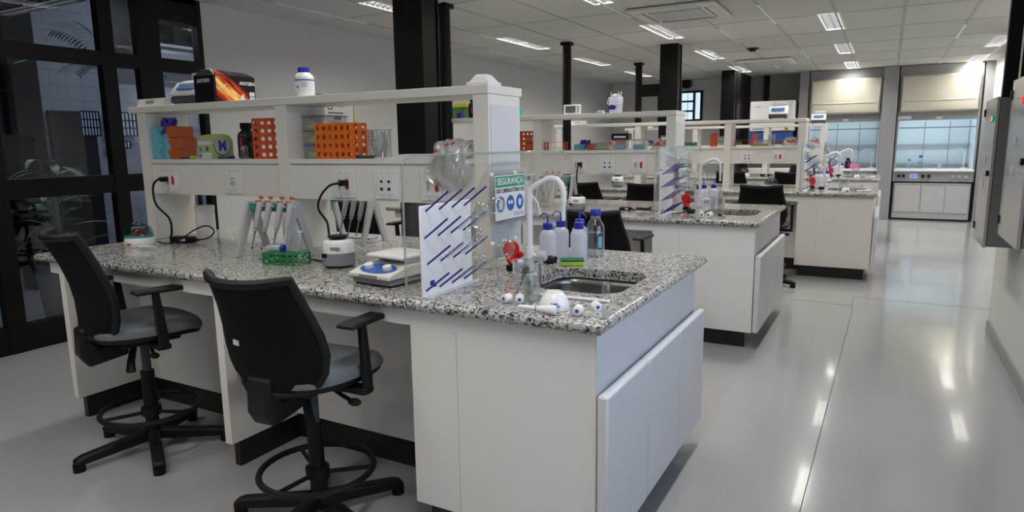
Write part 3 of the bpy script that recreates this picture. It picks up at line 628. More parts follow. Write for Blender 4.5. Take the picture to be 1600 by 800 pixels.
# ================================================================ LABORATORY BENCHES
def bench(oy, xr, posts, divs, n):
    """one island bench: worktop, sink cabinet, desk frame, reagent shelf, outlets. n: which one, nearest first"""
    N = ['nearest', 'second', 'third', 'farthest'][n]
    xl, yf, yb = -3.90, 1.813+oy, 3.175+oy; cx0 = xr-.745; cx1 = xr-.03; yc = (yf+yb)/2
    # --- granite worktop with a bullnose edge and the sink cut-out
    t = thing('granite_worktop', 'worktop', f'speckled grey granite worktop of the {N} laboratory bench', ((xl+xr)/2, yc, .86))
    sx0, sx1, sy0, sy1 = xr-.50, xr-.10, yf+.38, yf+.82
    g = G(); r_ = .018; prof = [(0, 0), (.011, .003), (.018, .012), (.0195, .02), (.018, .028), (.011, .037), (0, .04)]
    X0, X1, Y0, Y1 = xl+.02, xr-.02, yf+.02, yb-.02
    hole = []
    rc = .09
    for (cx, cy, a0) in ((sx1-rc, sy1-rc, 0), (sx0+rc, sy1-rc, 90), (sx0+rc, sy0+rc, 180), (sx1-rc, sy0+rc, 270)):
        for k in range(7): a = radians(a0+15*k); hole.append((cx+rc*cos(a), cy+rc*sin(a)))
    bm = bmesh_plate((X0, X1, Y0, Y1), hole, .04)
    g.add(bm[0], bm[1])
    corners = [(X0, Y0, -1, -1), (X1, Y0, 1, -1), (X1, Y1, 1, 1), (X0, Y1, -1, 1)]
    vs = []; fs = []; m_ = len(prof)
    for (x, y, dx, dy) in corners:
        for (o, z) in prof: vs.append((x+dx*o, y+dy*o, z))
    for c in range(4):
        d = (c+1) % 4
        for k in range(m_-1): fs.append((c*m_+k, d*m_+k, d*m_+k+1, c*m_+k+1))
    g.add(vs, fs, True)
    g.mv(-(xl+xr)/2, -yc, 0)
    wt = g.build('worktop', 'granite', t)
    # --- stainless basin
    b = thing('sink_basin', 'sink', f'sunken steel sink basin in the {N} bench worktop', ((sx0+sx1)/2, (sy0+sy1)/2, .68))
    ox_, oy_ = (sx0+sx1)/2, (sy0+sy1)/2
    g = G(); rings = []
    for (sc_, z) in ((1.03, .178), (1.02, .15), (.97, .03), (.90, .005), (.3, 0)):
        rings.append([((x-ox_)*sc_, (y-oy_)*sc_, z) for x, y in hole])
    L = len(hole); g.add([p for r in rings for p in r], [(k*L+i, k*L+(i+1) % L, (k+1)*L+(i+1) % L, (k+1)*L+i) for k in range(len(rings)-1) for i in range(L)]+[tuple(range((len(rings)-1)*L, len(rings)*L))], True)
    g.build('basin', 'steel', b, solid=.002)
    G().lathe([(.035, .002), (.035, .006), (.015, .004)], (0, 0, 0), 20).build('drain', 'chrome', b)
    # --- sink cabinet at the aisle end
    t = thing('sink_cabinet', 'cabinet', f'white laminate sink cabinet at the aisle end of the {N} bench', ((cx0+cx1)/2, yc, 0)); ax, ay = (cx0+cx1)/2, yc
    def L_(g, nm, m, p, **k): return g.mv(-ax, -ay, 0).build(nm, m, p, **k)
    y0, y1 = yf+.035, yb-.12
    L_(G().box(cx0, cx1-.004, y0, y0+.018, .12, .858).box(cx0, cx0+.02, y0+.018, y1, .12, .858).box(cx0, cx1-.004, y1-.018, y1, .12, .858), 'body', 'lam', t)
    L_(G().box(cx0+.196, cx0+.198, y0-.001, y0+.001, .13, .80), 'joint', 'lgrey_pl', t)
    L_(G().box(cx1-.004, cx1, y0, y1, .12, .858), 'end_board', 'lam_cool_lit', t)
    L_(G().box(cx0+.03, cx1-.05, y0+.05, y1-.02, 0, .12), 'plinth', 'kick', t)
    w3 = (y1-y0+.05)/3
    for k in range(3):
        a = y0-.015+w3*k; L_(G().box(cx1+.006, cx1+.044, a+.001, a+w3-.001, .125, .665), 'door', 'lam_cool_lit', t, bevel=.008, seg=2)
    for z in (.80, .18):
        for x in (cx0+.03, cx0+.185): L_(G().lathe([(.005, -.002), (.004, -.0035)], (x, y0, z), 10, 'Y'), 'screw_cap', 'lam_edge', t)
    # --- desk frame of the knee spaces
    t = thing('desk_frame', 'desk', f'white laminate desk frame with knee spaces under the {N} bench', ((xl+cx0)/2, yc, 0)); ax = (xl+cx0)/2
    L_(G().box(xl+.08, cx0-.001, y0, y0+.02, .80, .858), 'apron', 'lam', t)
    L_(G().box(xl+.08, cx0-.001, yb-.09, yb-.07, .80, .858), 'rear_apron', 'lam', t)
    for a in (yf+.42, yb-.45): L_(G().box(xl+.1, cx0-.001, a, a+.018, .13, .858), 'back_panel', 'lam', t)
    L_(G().box(xl+.1, cx0-.001, yf+.435, yb-.45, 0, .13), 'plinth', 'kick', t)
    for dx in divs:
        p = L_(G().box(dx-.022, dx+.022, y0, yb-.07, .12, .80), 'side_panel', 'lam', t, bevel=.001)
        L_(G().box(dx-.018, dx+.018, y0+.04, yb-.12, 0, .12), 'plinth', 'kick', p)
    # --- reagent shelf
    s0, s1 = yf+.627, yf+.927; sr = xr-.757; sl = -3.95
    t = thing('reagent_shelf', 'shelf', f'white two-tier reagent shelf standing along the {N} bench', ((sl+sr)/2, (s0+s1)/2, .90)); ax, ay = (sl+sr)/2, (s0+s1)/2
    def S_(g, nm, m, p, **k): return g.mv(-ax, -ay, -.9).build(nm, m, p, **k)
    S_(G().box(sl, sr, s0, s1, 1.645, 1.682), 'top_board', 'lam_edge', t, bevel=.002)
    px = [posts[0]]+list(posts[1:])
    for k, x in enumerate(px):
        last = k == len(px)-1
        p = S_(G().box(x-.038, x+.038, s0+.004, s1-.02, .901, 1.644), 'post', 'lam_edge', t, bevel=.001)
        if last: S_(G().box(x+.0385, x+.041, s0+.02, s1-.035, .95, 1.60), 'end_cover', 'lam_cool_lit', p)
        if not last:
            x2 = px[k+1]
            S_(G().box(x+.039, x2-.039, s0+.01, s1-.02, 1.352, 1.376), 'lower_board', 'lam_edge', t, bevel=.001)
            q = S_(G().box(x+.039, x2-.039, s0+.02, s0+.035, 1.176, 1.350).box(x+.039, x2-.039, s1-.045, s1-.03, 1.176, 1.350).box(x+.039, x2-.039, s0+.035, s1-.045, 1.176, 1.186), 'service_panel', 'lam', t)
    return dict(xr=xr, yf=yf, yb=yb, s0=s0, s1=s1, N=N, px=px, sr=sr)
import bmesh
def bmesh_plate(rect, hole, h):
    x0, x1, y0, y1 = rect; bm = bmesh.new()
    outer = [bm.verts.new(p) for p in ((x0,y0,0), (x1,y0,0), (x1,y1,0), (x0,y1,0))]; inner = [bm.verts.new((x, y, 0)) for x, y in hole]
    e = [bm.edges.new((outer[i], outer[(i+1) % 4])) for i in range(4)]+[bm.edges.new((inner[i], inner[(i+1) % len(inner)])) for i in range(len(inner))]
    bmesh.ops.triangle_fill(bm, edges=e, use_beauty=True)
    r = bmesh.ops.extrude_face_region(bm, geom=list(bm.faces)); 
    for v in r['geom']:
        if isinstance(v, bmesh.types.BMVert): v.co.z = h
    bmesh.ops.recalc_face_normals(bm, faces=bm.faces); bm.verts.index_update()
    out = ([tuple(v.co) for v in bm.verts], [tuple(v.index for v in f.verts) for f in bm.faces]); bm.free(); return out
B = [bench(0, -.705, (-3.84, -2.69, -1.502), (-3.72, -2.50), 0),
     bench(2.867, -.705, (-3.84, -2.69, -1.502), (-3.72, -2.50), 1),
     bench(5.79, -.041, (-3.84, -2.75, -1.65, -.838), (-3.72, -2.75, -1.78), 2),
     bench(8.70, -.041, (-3.84, -2.75, -1.65, -.838), (-3.72, -2.75, -1.78), 3)]
# ================================================================ CHAIRS
def lab_chair(up=0, st=1):
    r = thing('drafting_chair', 'chair')
    # seat
    g = G(); n = 28; vs = []; 
    def ring(sc_, z, dy=0):
        o = []
        for i in range(n):
            a = 2*pi*i/n; x = .245*sc_*(abs(cos(a))**.6)*(1 if cos(a) > 0 else -1); y = .235*sc_*(abs(sin(a))**.7)*(1 if sin(a) > 0 else -1); x *= 1-.12*(-y/.235 if y < 0 else 0)
            o.append((x, y+dy, z-.02*max(0, (y-.12)/.1)))
        return o
    rs = [ring(.93, .600), ring(1, .612), ring(1, .632), ring(.95, .652), ring(.7, .658), ring(.02, .655)]
    g.add([p for q in rs for p in q], [(k*n+i, k*n+(i+1) % n, (k+1)*n+(i+1) % n, (k+1)*n+i) for k in range(5) for i in range(n)]+[tuple(range(n-1, -1, -1))], True).build('seat', 'seat_grey', r)
    rs = [ring(.7, .575), ring(.95, .588), ring(.985, .611)]
    G().add([p for q in rs for p in q], [(k*n+i, k*n+(i+1) % n, (k+1)*n+(i+1) % n, (k+1)*n+i) for k in range(2) for i in range(n)]+[tuple(range(n-1, -1, -1))], True).build('seat_shell', 'plastic_black', r)
    # backrest: outline half widths by height, wings bending forward
    hs = [(0, .140), (.03, .18), (.075, .21), (.14, .224), (.21, .216), (.30, .196), (.37, .182), (.405, .185)]
    g = G(); m = 12; vs = []
    for (h_, w_) in hs:
        for j in range(m+1):
            u = -1+2*j/m; x = w_*u; y = -.245-.10*(h_/.405)**1.4-.03*sin(pi*min(1, h_/.405))*-1+.075*abs(u)**2.2; vs.append((x, y-.02*(h_ > .42), .593+up+h_*st+.012*abs(u)**2*(h_ > .3)))
    fs = [(k*(m+1)+j, k*(m+1)+j+1, (k+1)*(m+1)+j+1, (k+1)*(m+1)+j) for k in range(len(hs)-1) for j in range(m)]
    bk = G().add(vs, fs, True).build('backrest', 'mesh_black', r, solid=.022, bevel=.004)
    # rim around the mesh
    rim = [vs[j] for j in range(m+1)]+[vs[k*(m+1)+m] for k in range(1, len(hs))]+[vs[(len(hs)-1)*(m+1)+j] for j in range(m-1, -1, -1)]+[vs[k*(m+1)] for k in range(len(hs)-2, 0, -1)]
    G().tube(rim, .0165, 8, closed=True).build('rim', 'plastic_black', bk)
    G().box(-.018, .018, -.004, 0, -.009, .009).rot(-.28).mv(-.10, -.247, .765+up).build('tag', 'paper', bk)
    # bracket, mechanism
    G().prism([(-.235, .66), (-.27, .65), (-.275, .53), (-.245, .475), (-.08, .50), (-.08, .56), (-.20, .56), (-.225, .61)], -.05, .05, 'YZ').build('back_bracket', 'plastic_black', r, bevel=.012, seg=3)
    G().box(-.09, .09, -.12, .14, .535, .585).build('mechanism', 'plastic_black', r, bevel=.01)
    G().tube([(.08, 0, .55), (.16, -.02, .53), (.21, -.03, .52)], .008).sphere((.225, -.032, .518), .02, 10, (1.4, 1, .7)).build('lever', 'plastic_black', r)
    G().tube([(.0, -.04, .545), (.05, -.08, .46), (.07, -.09, .42)], .014, 8, .022).build('tilt_paddle', 'plastic_black', r)
    for s in (-1, 1):
        a = G().prism([(-.03, .81), (.0, .81), (.022, .60), (.02, .545), (-.02, .545), (-.022, .6)], s*.262-.012, s*.262+.012, 'YZ').box(min(s*.09, s*.27), max(s*.09, s*.27), -.03, .03, .545, .57).build('armrest', 'plastic_black', r, bevel=.006)
        G().prism([(-.10, .81), (.13, .81), (.14, .82), (.12, .83), (-.09, .83), (-.11, .82)], s*.258-.038, s*.258+.038, 'YZ').build('arm_pad', 'plastic_black', a, bevel=.01)
    G().cyl((0, 0, .06), .030, .33).build('column_sleeve', 'plastic_black', r); G().cyl((0, 0, .39), .02, .16).build('gas_lift', 'dgrey_pl', r)
    n = 40; fr = G().tube([(.215*cos(2*pi*i/n), .215*sin(2*pi*i/n), .20) for i in range(n)], .0125, 8, closed=True).build('foot_ring', 'plastic_black', r)
    for k in range(3):
        a = 2*pi*k/3+.5; G().tube([(.03*cos(a), .03*sin(a), .185), (.21*cos(a), .21*sin(a), .198)], .009).build('spoke', 'plastic_black', fr)
    G().cyl((0, 0, .17), .045, .04).build('ring_hub', 'plastic_black', r)
    for k in range(5):
        a = radians(56+72*k)
        l_ = G().prism([(.03, .10), (.03, .045), (.32, .028), (.345, .035), (.345, .055), (.31, .07)], -.026, .026, 'XZ').rot(a).build('leg', 'plastic_black', r, bevel=.01)
        G().cyl((.325, 0, 0), .026, .034, n=16).rot(a).build('glide', 'black', l_)
    return r
CH = [((-1.855, 1.75), 4, 'black drafting chair with grey seat nearest the camera, before the nearest bench'),
      ((-3.03, 1.83), -14, 'black drafting chair with grey seat at the left end of the nearest bench'),
      ((-1.62, 4.22), 0, 'black chair behind the clear bottles, between the nearest and second benches'),
      ((-3.68, 4.25), 0, 'black chair behind the second pipette stand, between the nearest and second benches'),
      ((-1.03, 7.08), 0, 'black chair with a white tag, right of the second bench drying rack'),
      ((-2.20, 7.08), 4, 'black chair seen under the second shelf, left of the drying rack'),
      ((-2.88, 7.10), -6, 'black chair under the second shelf behind the vortex mixer'),
      ((-1.12, 10.08), 0, 'black chair before the farthest bench, right one'),
      ((-1.90, 10.05), 0, 'black chair before the farthest bench, left one'),
      ((-1.25, 12.4), 180, 'black chair behind the farthest bench')]
for i, ((x, y), a, lb) in enumerate(CH): place(lab_chair, (x, y, 0), lb, 'black drafting chairs', rz=radians(a), args=(.022, 1.12) if i == 1 else ())
# ================================================================ BENCH-TOP THINGS (builders, base at the origin)
def name_card():
    r = thing('name_card', 'name card'); G().prism([(-.025, 0), (.025, 0), (.012, .046), (-.012, .046)], -.125, .125, 'YZ').build('card', 'cream_pl', r)
    text('KASVI', .030, (0, -.0225, .024), ((1,0,0), (0, .27, .963)), 'ink', r); return r
def dry_bath():
    r = thing('dry_bath_heater', 'laboratory heater')
    G().prism([(-.10, .012), (.12, .012), (.12, .05), (-.10, .05)], -.10, .10, 'YZ').build('base', 'dgrey_pl', r, bevel=.008)
    G().prism([(-.11, .05), (.12, .05), (.12, .15), (.03, .15), (-.04, .128), (-.105, .062)], -.105, .105, 'YZ').build('body', 'lgrey_pl', r, bevel=.008, seg=3)
    p = G().box(-.07, .07, -.001, .001, -.013, .035).build('control_panel', 'blue_pl', r); p.location = (0, -.0715, .1); p.rotation_euler = (radians(-44), 0, 0)
    G().box(-.035, .035, -.002, 0, .008, .028).build('display', 'lcd_grey', p)
    for k in range(6):
        for j in range(2): G().lathe([(.005, -.003), (.005, 0)], (-.05+.02*k, -.001, -.012-.011*j), 8, 'Y').build('key', 'navy_pl' if j else 'ink_blue', p)
    G().box(-.06, .09, .03, .11, .15, .19).build('block_lid', 'lgrey_pl', r, bevel=.006)
    for x in (-.08, .08):
        for y in (-.08, .1): G().cyl((x, y, 0), .01, .014, n=10).build('foot', 'black', r)
    return r
def tip_box():
    r = thing('carton', 'box'); w, d = .27, .165
    G().box(-.001, w, 0, d, 0, .145).build('carton', 'bottle_black', r, bevel=.002)
    G().add([(0,0,.145),(w,0,.145),(w,d,.145),(0,d,.145),(.02,.05,.178),(w-.01,.05,.170),(w-.01,d-.04,.170),(.02,d-.04,.178)], [(0,1,5,4),(1,2,6,5),(2,3,7,6),(3,0,4,7),(4,5,6,7)]).build('folded_lid', 'bottle_black', r, bevel=.002)
    f = G().box(.012, w-.002, -.0015, 0, .004, .143).build('flame_print', 'flame', r)
    G().add([(.02, -.0008, .147), (.11, -.0008, .147), (.10, .044, .175), (.03, .044, .177)], [(0,1,2,3)]).build('lid_print', 'flame', r)
    text('AXYGEN', .026, (.215, -.002, .108), FRONT, 'paper', r, 'lettering', bold=.0006)
    text('AXYGEN', .026, (-.0015, .085, .115), ((0,-1,0), (0,0,1)), 'paper', r, 'side_lettering', bold=.0006)
    G().prism([(.15, .004), (.185, .055), (.19, .03), (.235, .004)], -.0028, -.0015, 'XZ').build('white_flame', 'paper', r)
    for i in range(2):
        for j in range(2): G().box(.228+.018*i, .243+.018*i, -.003, -.0015, .012+.028*j, .036+.028*j).build('picture', 'paper', r)
    G().prism([(.03, .075), (.032, .072), (.08, .098), (.079, .101)], -.0028, -.0015, 'XZ').build('streak', 'paper', r)
    return r
def reagent_jar():
    r = thing('reagent_jar', 'jar')
    G().lathe([(.05, 0), (.058, .004), (.060, .02), (.060, .095), (.055, .108), (.040, .118), (.036, .122)], n=32).build('body', 'porcelain', r)
    c = G().lathe([(.036, .120), (.037, .122), (.037, .142), (.034, .146)], n=32).build('cap', 'cap_blue', r)
    G().lathe([(.0606, .025), (.0606, .09)], n=32, cap=False).build('label', 'paper', r)
    G().lathe([(.0610, .082), (.0610, .088)], n=32, cap=False).build('label_band', 'ink_blue', r)
    for k, z in enumerate((.068, .06, .052)):
        for i in range(3): G().box(-.012+.011*i, -.004+.011*i, -.0012, 0, 0, .003).mv(.0, -.0600, z).build('print', 'grey_pl', r)
    G().box(-.006, .006, -.002, 0, 0, .012).mv(-.035, -.0485, .045).build('hazard_mark', 'ink', r)
    return r
def junction_box():
    r = thing('junction_box', 'junction box'); G().box(-.055, .055, -.055, .055, 0, .016).build('base', 'white_pl', r, bevel=.003)
    G().add([(-.048,-.048,.016),(.048,-.048,.016),(.048,.048,.016),(-.048,.048,.016),(-.026,-.026,.048),(.026,-.026,.048),(.026,.026,.048),(-.026,.026,.048)], [(0,1,5,4),(1,2,6,5),(2,3,7,6),(3,0,4,7),(4,5,6,7)]).build('lid', 'white_pl', r, bevel=.004)
    return r
def glove_box(glove):
    r = thing('glove_box', 'glove box'); G().box(-.115, .115, -.06, .06, 0, .062).build('carton', 'glovebox', r, bevel=.002)
    G().lathe([(.028, .0622), (.026, .0628)], n=24).build('opening_rim', 'paper', r)
    text('M', .016, (-.09, -.0605, .015), FRONT, 'ink_red', r, 'size_letter')
    if glove:
        rn = random.Random(5); g = G()
        for k in range(16):
            x = rn.uniform(-.055, .075); y = rn.uniform(-.03, .02); a = rn.uniform(-.9, .9); l_ = rn.uniform(.03, .06)
            g.tube([(x*.4, y*.4, .055), (x, y, .075+rn.uniform(0, .02)), (x+l_*sin(a)*.6, y-.01, .085+rn.uniform(-.01, .025)), (x+l_*sin(a), y-.03, .07+rn.uniform(-.02, .02))], .013, 7, .006)
        g.tube([(.03, -.02, .075), (.035, -.055, .07), (.03, -.068, .045), (.01, -.07, .02)], .016, 7, .008)
        g.build('glove', 'indigo', r)
    return r
def wipes_box():
    r = thing('wipes_box', 'box')
    pr_ = [(-.065, 0), (.065, 0), (.065, .10), (.045, .132), (-.045, .132), (-.065, .10)]
    G().prism(pr_, 0, .15, 'YZ').mv(-.15, 0, 0).build('carton', 'pgreen', r, bevel=.002)
    G().box(-.149, -.001, -.0662, -.065, .078, .1).build('white_band', 'paper', r); G().box(-.149, -.001, -.0662, -.065, .002, .034).build('label_band', 'paper', r)
    G().box(-.14, -.11, -.067, -.066, .008, .03).build('barcode', 'grey_pl', r)
    G().prism([(-.125, .045), (-.110, .045), (-.122, .068)], -.0665, -.065, 'XZ').build('blue_drop', 'ink_blue', r)
    G().lathe([(.013, -.0665), (.013, -.065)], (-.045, 0, .056), 16, 'Y').build('blue_globe', 'ink_blue', r)
    G().lathe([(.05, .0), (.05, .0008)], (0, 0, .066), 32, 'X').build('badge_ring', 'dgreen', r)
    G().lathe([(.046, .0008), (.046, .0014)], (0, 0, .070), 32, 'X').build('badge', 'lgrey_pl', r)
    text('M', .075, (.0016, 0, .070), RIGHT, 'ink_blue', r, 'large_letter', bold=.004, sx=.8)
    G().box(-.12, .0, -.03, .03, .132, .138).rot(.05, 'X').build('torn_flap', 'pgreen', r)
    return r
def black_bottle(big):
    r = thing('black_bottle', 'bottle')
    if big: p = [(.045, 0), (.05, .005), (.05, .12), (.045, .14), (.026, .158), (.024, .165)]; c = [(.030, .163), (.032, .165), (.032, .195), (.030, .198)]
    else: p = [(.028, 0), (.032, .004), (.032, .08), (.02, .1), (.016, .104)]; c = [(.02, .102), (.021, .104), (.021, .122), (.019, .125)]
    G().lathe(p, n=28).build('body', 'bottle_black', r); G().lathe(c, n=24).build('cap', 'black', r)
    if big: G().box(-.008, .008, -.0015, 0, 0, .07).mv(.012, -.0492, .045).build('pink_label', 'pink', r)
    return r
def tube_rack(w, d, h, nx, nz, m_, sides):
    """tall perforated rack: holes in the front, back and side plates"""
    r = thing('test_tube_rack', 'test tube rack'); t = .003; rr = min(w/nx, h/nz)*.30
    G().perf(w, h, nx, nz, rr, t, (0, 0, 0), (1,0,0), (0,0,1)).build('front_plate', m_, r)
    G().perf(w, h, nx, nz, rr, t, (0, d, 0), (1,0,0), (0,0,1)).build('back_plate', m_, r)
    for x in (0, w): G().perf(d, h, 2, nz+2, min(d/2, h/(nz+2))*.40, t, (x, 0, 0), (0,1,0), (0,0,1)).build('side_plate', m_, r)
    G().perf(w, d, nx, 2, rr, t, (0, 0, h), (1,0,0), (0,1,0)).build('top_plate', m_, r)
    return r
def low_rack(m_='green'):
    r = thing('low_tube_rack', 'test tube rack'); w, d, h = .205, .08, .055
    for y in (0, d): G().perf(w, h, 6, 2, .011, .003, (0, y, 0), (1,0,0), (0,0,1)).build('long_plate', m_, r)
    for x in (0, w): G().perf(d, h, 2, 2, .011, .003, (x, 0, 0), (0,1,0), (0,0,1)).build('end_plate', m_, r)
    G().perf(w, d, 12, 4, .0068, .003, (0, 0, h-.003), (1,0,0), (0,1,0), 8).build('top_plate', m_, r)
    return r
def frame_rack():
    r = thing('wire_tube_rack', 'test tube rack'); w, d, h = .20, .06, .075
    for z in (.025, .07): G().perf(w, d, 6, 2, .012, .003, (0, 0, z), (1,0,0), (0,1,0)).build('shelf_plate', 'dorange', r)
    for x in (0, w-.012): G().box(x, x+.012, 0, .006, 0, h).box(x, x+.012, d-.006, d, 0, h).box(x, x+.012, 0, d, 0, .005).build('end_frame', 'dorange', r)
    return r
def storage_box(m_='clearbox'):
    r = thing('storage_box', 'storage box'); w, d, h = .085, .07, .062
    g = G().box(-w, w, -d, -d+.002, 0, h).box(-w, w, d-.002, d, 0, h).box(-w, -w+.002, -d+.002, d-.002, 0, h).box(w-.002, w, -d+.002, d-.002, 0, h).box(-w+.002, w-.002, -d+.002, d-.002, 0, .002)
    g.build('box', m_, r); G().box(-w-.004, w+.004, -d-.004, d+.004, h, h+.010).build('lid', 'lidgrey', r, bevel=.003)
    for s in (-1, 1): G().box(s*(w+.004)-.003, s*(w+.004)+.003, -.02, .02, h-.014, h+.010).build('clip', 'lidgrey', r)
    G().box(-w+.008, w-.01, -d+.008, d-.008, .003, .03).build('contents', 'yellow' if m_ == 'clearbox' else 'blue_pl', r, bevel=.01)
    return r
def marker(m_):
    r = thing('marker_pen', 'marker pen'); G().cyl((-.06, 0, .008), .0075, .085, 'X', 12).build('barrel', 'dgrey_pl', r); G().lathe([(.009, .024), (.009, .06), (.006, .066)], (0, 0, .009), 12, 'X').build('cap', m_, r); return r
def beaker(rad, h, fill):
    r = thing('beaker', 'beaker'); n = 28
    G().lathe([(rad-.004, 0), (rad, .004), (rad, h-.008), (rad+.004, h), (rad+.001, h), (rad-.0025, h-.009), (rad-.0025, .005), (.001, .004)], n=n, cap=True).build('glass', 'glass', r)
    G().tube([((rad+.003)*cos(a*2*pi/n), (rad+.003)*sin(a*2*pi/n), h) for a in range(n)], .0014, 6, closed=True).build('rim', 'glass_edge', r)
    for k in range(4): G().box(-.008, .008, -.0006, 0, 0, .0012).mv(0, -rad-.0003, h*(.25+.15*k)).build('graduation', 'paper', r)
    if fill:
        rn = random.Random(9); g = G()
        for k in range(9):
            a = rn.uniform(0, 6.28); q = rad*.65; g.tube([(q*.6*cos(a), q*.6*sin(a), .008), (q*cos(a+.5), q*sin(a+.5), h*.5), (q*.9*cos(a+1), q*.9*sin(a+1), h*.95)], .006, 6, .004)
        g.build('plastic_film', 'polybag', r)
    return r
def flask(s=1.0, stopper=True):
    """volumetric flask standing on its base, neck up"""
    r = thing('volumetric_flask', 'flask'); R = .030*s; nk = .007*s; L = .15*s
    p = [(.012*s, 0), (.018*s, .002), (R*.92, R*.55), (R, R), (R*.90, R*1.5), (R*.55, R*2.0), (nk*1.1, R*2.5), (nk, R*2.9), (nk, L), (nk*1.4, L+.004*s)]
    G().lathe(p, n=24).build('bulb_and_neck', 'glass', r)
    G().lathe([(nk*1.02, L*.7), (nk*1.02, L*.71)], n=16, cap=False).build('mark', 'paper', r)
    if stopper: G().lathe([(nk*.9, L-.005), (nk*1.2, L+.004), (nk*.7, L+.012), (nk*1.6, L+.018), (nk*1.6, L+.026)], n=16).build('stopper', 'milky', r)
    return r
def outlet(kind):
    r = thing('power_outlet', 'outlet'); w, h = .07, .068
    G().box(-w, w, -.008, 0, -h, h).build('plate', 'white_pl', r, bevel=.004, seg=3)
    G().box(-.048, .048, -.011, -.007, -.045, .045).build('module', 'white_pl', r, bevel=.002)
    if kind == 'socket':
        for x, m_ in ((-.024, 'lgrey_pl'), (.024, 'red')):
            G().prism([(x-.010, -.02), (x, -.028), (x+.010, -.02), (x+.010, .02), (x, .028), (x-.010, .02)], -.0125, -.0105, 'XZ').build('socket', m_ if m_ == 'red' else 'lgrey_pl', r)
            for z in (-.012, 0, .012): G().lathe([(.0028, -.0135), (.0028, -.012)], (x, 0, z), 8, 'Y').build('contact', 'ink', r)
    elif kind == 'data':
        for x in (-.022, .022):
            G().lathe([(.007, -.0125), (.007, -.0105)], (x, 0, .016), 12, 'Y').build('port', 'ink', r); G().box(x-.008, x+.008, -.0125, -.0105, -.026, -.012).build('data_port', 'ink', r)
    else:
        G().box(-.02, .02, -.0125, -.0105, -.02, .004).build('blank_insert', 'lgrey_pl', r)
        G().box(-.018, .012, -.0125, -.0105, .014, .019).build('small_print', 'grey_pl', r)
    for x in (-.02, .02):
        for z in (-.055, .055): G().lathe([(.003, -.0095), (.003, -.0075)], (x, 0, z), 8, 'Y').build('screw', 'grey_pl', r)
    return r
def mini_centrifuge():
    r = thing('mini_centrifuge', 'centrifuge')
    G().lathe([(.075, 0), (.079, .006), (.079, .03), (.074, .048), (.070, .052)], n=36).build('base', 'porcelain', r)
    G().box(-.04, .04, .05, .09, .003, .045).build('rear_hinge', 'porcelain', r, bevel=.008)
    G().lathe([(.072, .050), (.073, .056), (.072, .062)], n=36).build('collar', 'teal', r)
    G().lathe([(.072, .056), (.070, .080), (.060, .105), (.042, .124), (.02, .133), (.002, .135)], n=36, cap=False).build('lid', 'dome', r)
    G().lathe([(.045, .062), (.04, .072), (.02, .088), (.006, .09)], n=6).build('rotor', 'red', r)
    G().lathe([(.035, .102), (.035, .106)], n=24).build('lid_label', 'lgrey_pl', r)
    G().box(-.012, .012, -.0005, .001, .012, .024).mv(-.02, -.078, 0).build('brand_mark', 'ink_red', r)
    return r
def comb():
    r = thing('tube_strip', 'tube strip'); G().box(-.05, .05, -.012, .012, .012, .016).build('strip', 'white_pl', r)
    for k in range(12):
        for j in (-1, 1): G().lathe([(.002, 0), (.0035, .012)], (-.046+.0084*k, j*.006, 0), 8).build('tube', 'white_pl', r)
    return r
def adapter():
    r = thing('power_adapter', 'power adapter'); G().box(-.068, .068, -.03, .03, 0, .036).build('body', 'plastic_black', r, bevel=.006, seg=3)
    G().box(.0, .035, -.0308, -.03, .012, .026).build('label', 'paper', r); G().cyl((.068, 0, .016), .008, .03, 'X', 10).build('strain_relief', 'plastic_black', r); return r
def tall_jar():
    r = thing('plastic_jar', 'jar'); G().lathe([(.054, 0), (.057, .004), (.057, .155), (.053, .168)], n=32).build('body', 'white_pl', r)
    G().lathe([(.056, .166), (.058, .170), (.058, .198), (.055, .202)], n=32).build('lid', 'white_pl', r); return r
def pipette(tilt=0):
    r = thing('micropipette', 'pipette')
    G().lathe([(.010, .105), (.0125, .112), (.0145, .15), (.0155, .20), (.016, .228), (.014, .234)], n=16).build('handle', 'lgrey_pl', r)
    G().lathe([(.002, 0), (.0035, .03), (.0045, .07), (.008, .10), (.010, .106)], n=12).build('shaft', 'grey_pl', r)
    G().lathe([(.002, 0), (.0045, .002), (.0045, .008)], n=10).build('tip_cone', 'black', r)
    G().cyl((0, 0, .234), .004, .018, n=8).build('plunger_rod', 'chrome', r); G().lathe([(.010, .252), (.0115, .254), (.0115, .262), (.009, .265)], n=16).build('plunger_knob', 'dorange', r)
    G().prism([(-.004, .222), (-.028, .232), (-.028, .238), (-.004, .240)], -.008, .008, 'XZ').build('ejector', 'dorange', r, bevel=.002)
    G().box(.010, .034, -.006, .006, .216, .224).build('finger_hook', 'lgrey_pl', r, bevel=.002)
    G().lathe([(.0105, .092), (.012, .096), (.0105, .1)], n=12).build('ring', 'lgrey_pl', r)
    return r
def pip_stand():
    """pipette stand: two leaning side plates, a teal rail, plain bottom tie"""
    r = thing('pipette_stand', 'pipette stand')
    for x, s in ((-.155, -1), (.155, 1)):
        G().prism([(-.12, 0), (-.085, 0), (-.005, .20), (.07, 0), (.105, 0), (.022, .275), (-.03, .275)], x-.008, x+.008, 'YZ').build('side_plate', 'lgrey_pl', r, bevel=.003)
    G().box(-.147, .147, -.02, .02, .225, .262).build('rail', 'teal', r, bevel=.003)
    G().box(-.147, .147, -.035, .035, .02, .03).build('tie', 'lgrey_pl', r)
    G().box(-.147, .147, -.022, .022, .262, .272).build('top_strip', 'lgrey_pl', r)
    return r
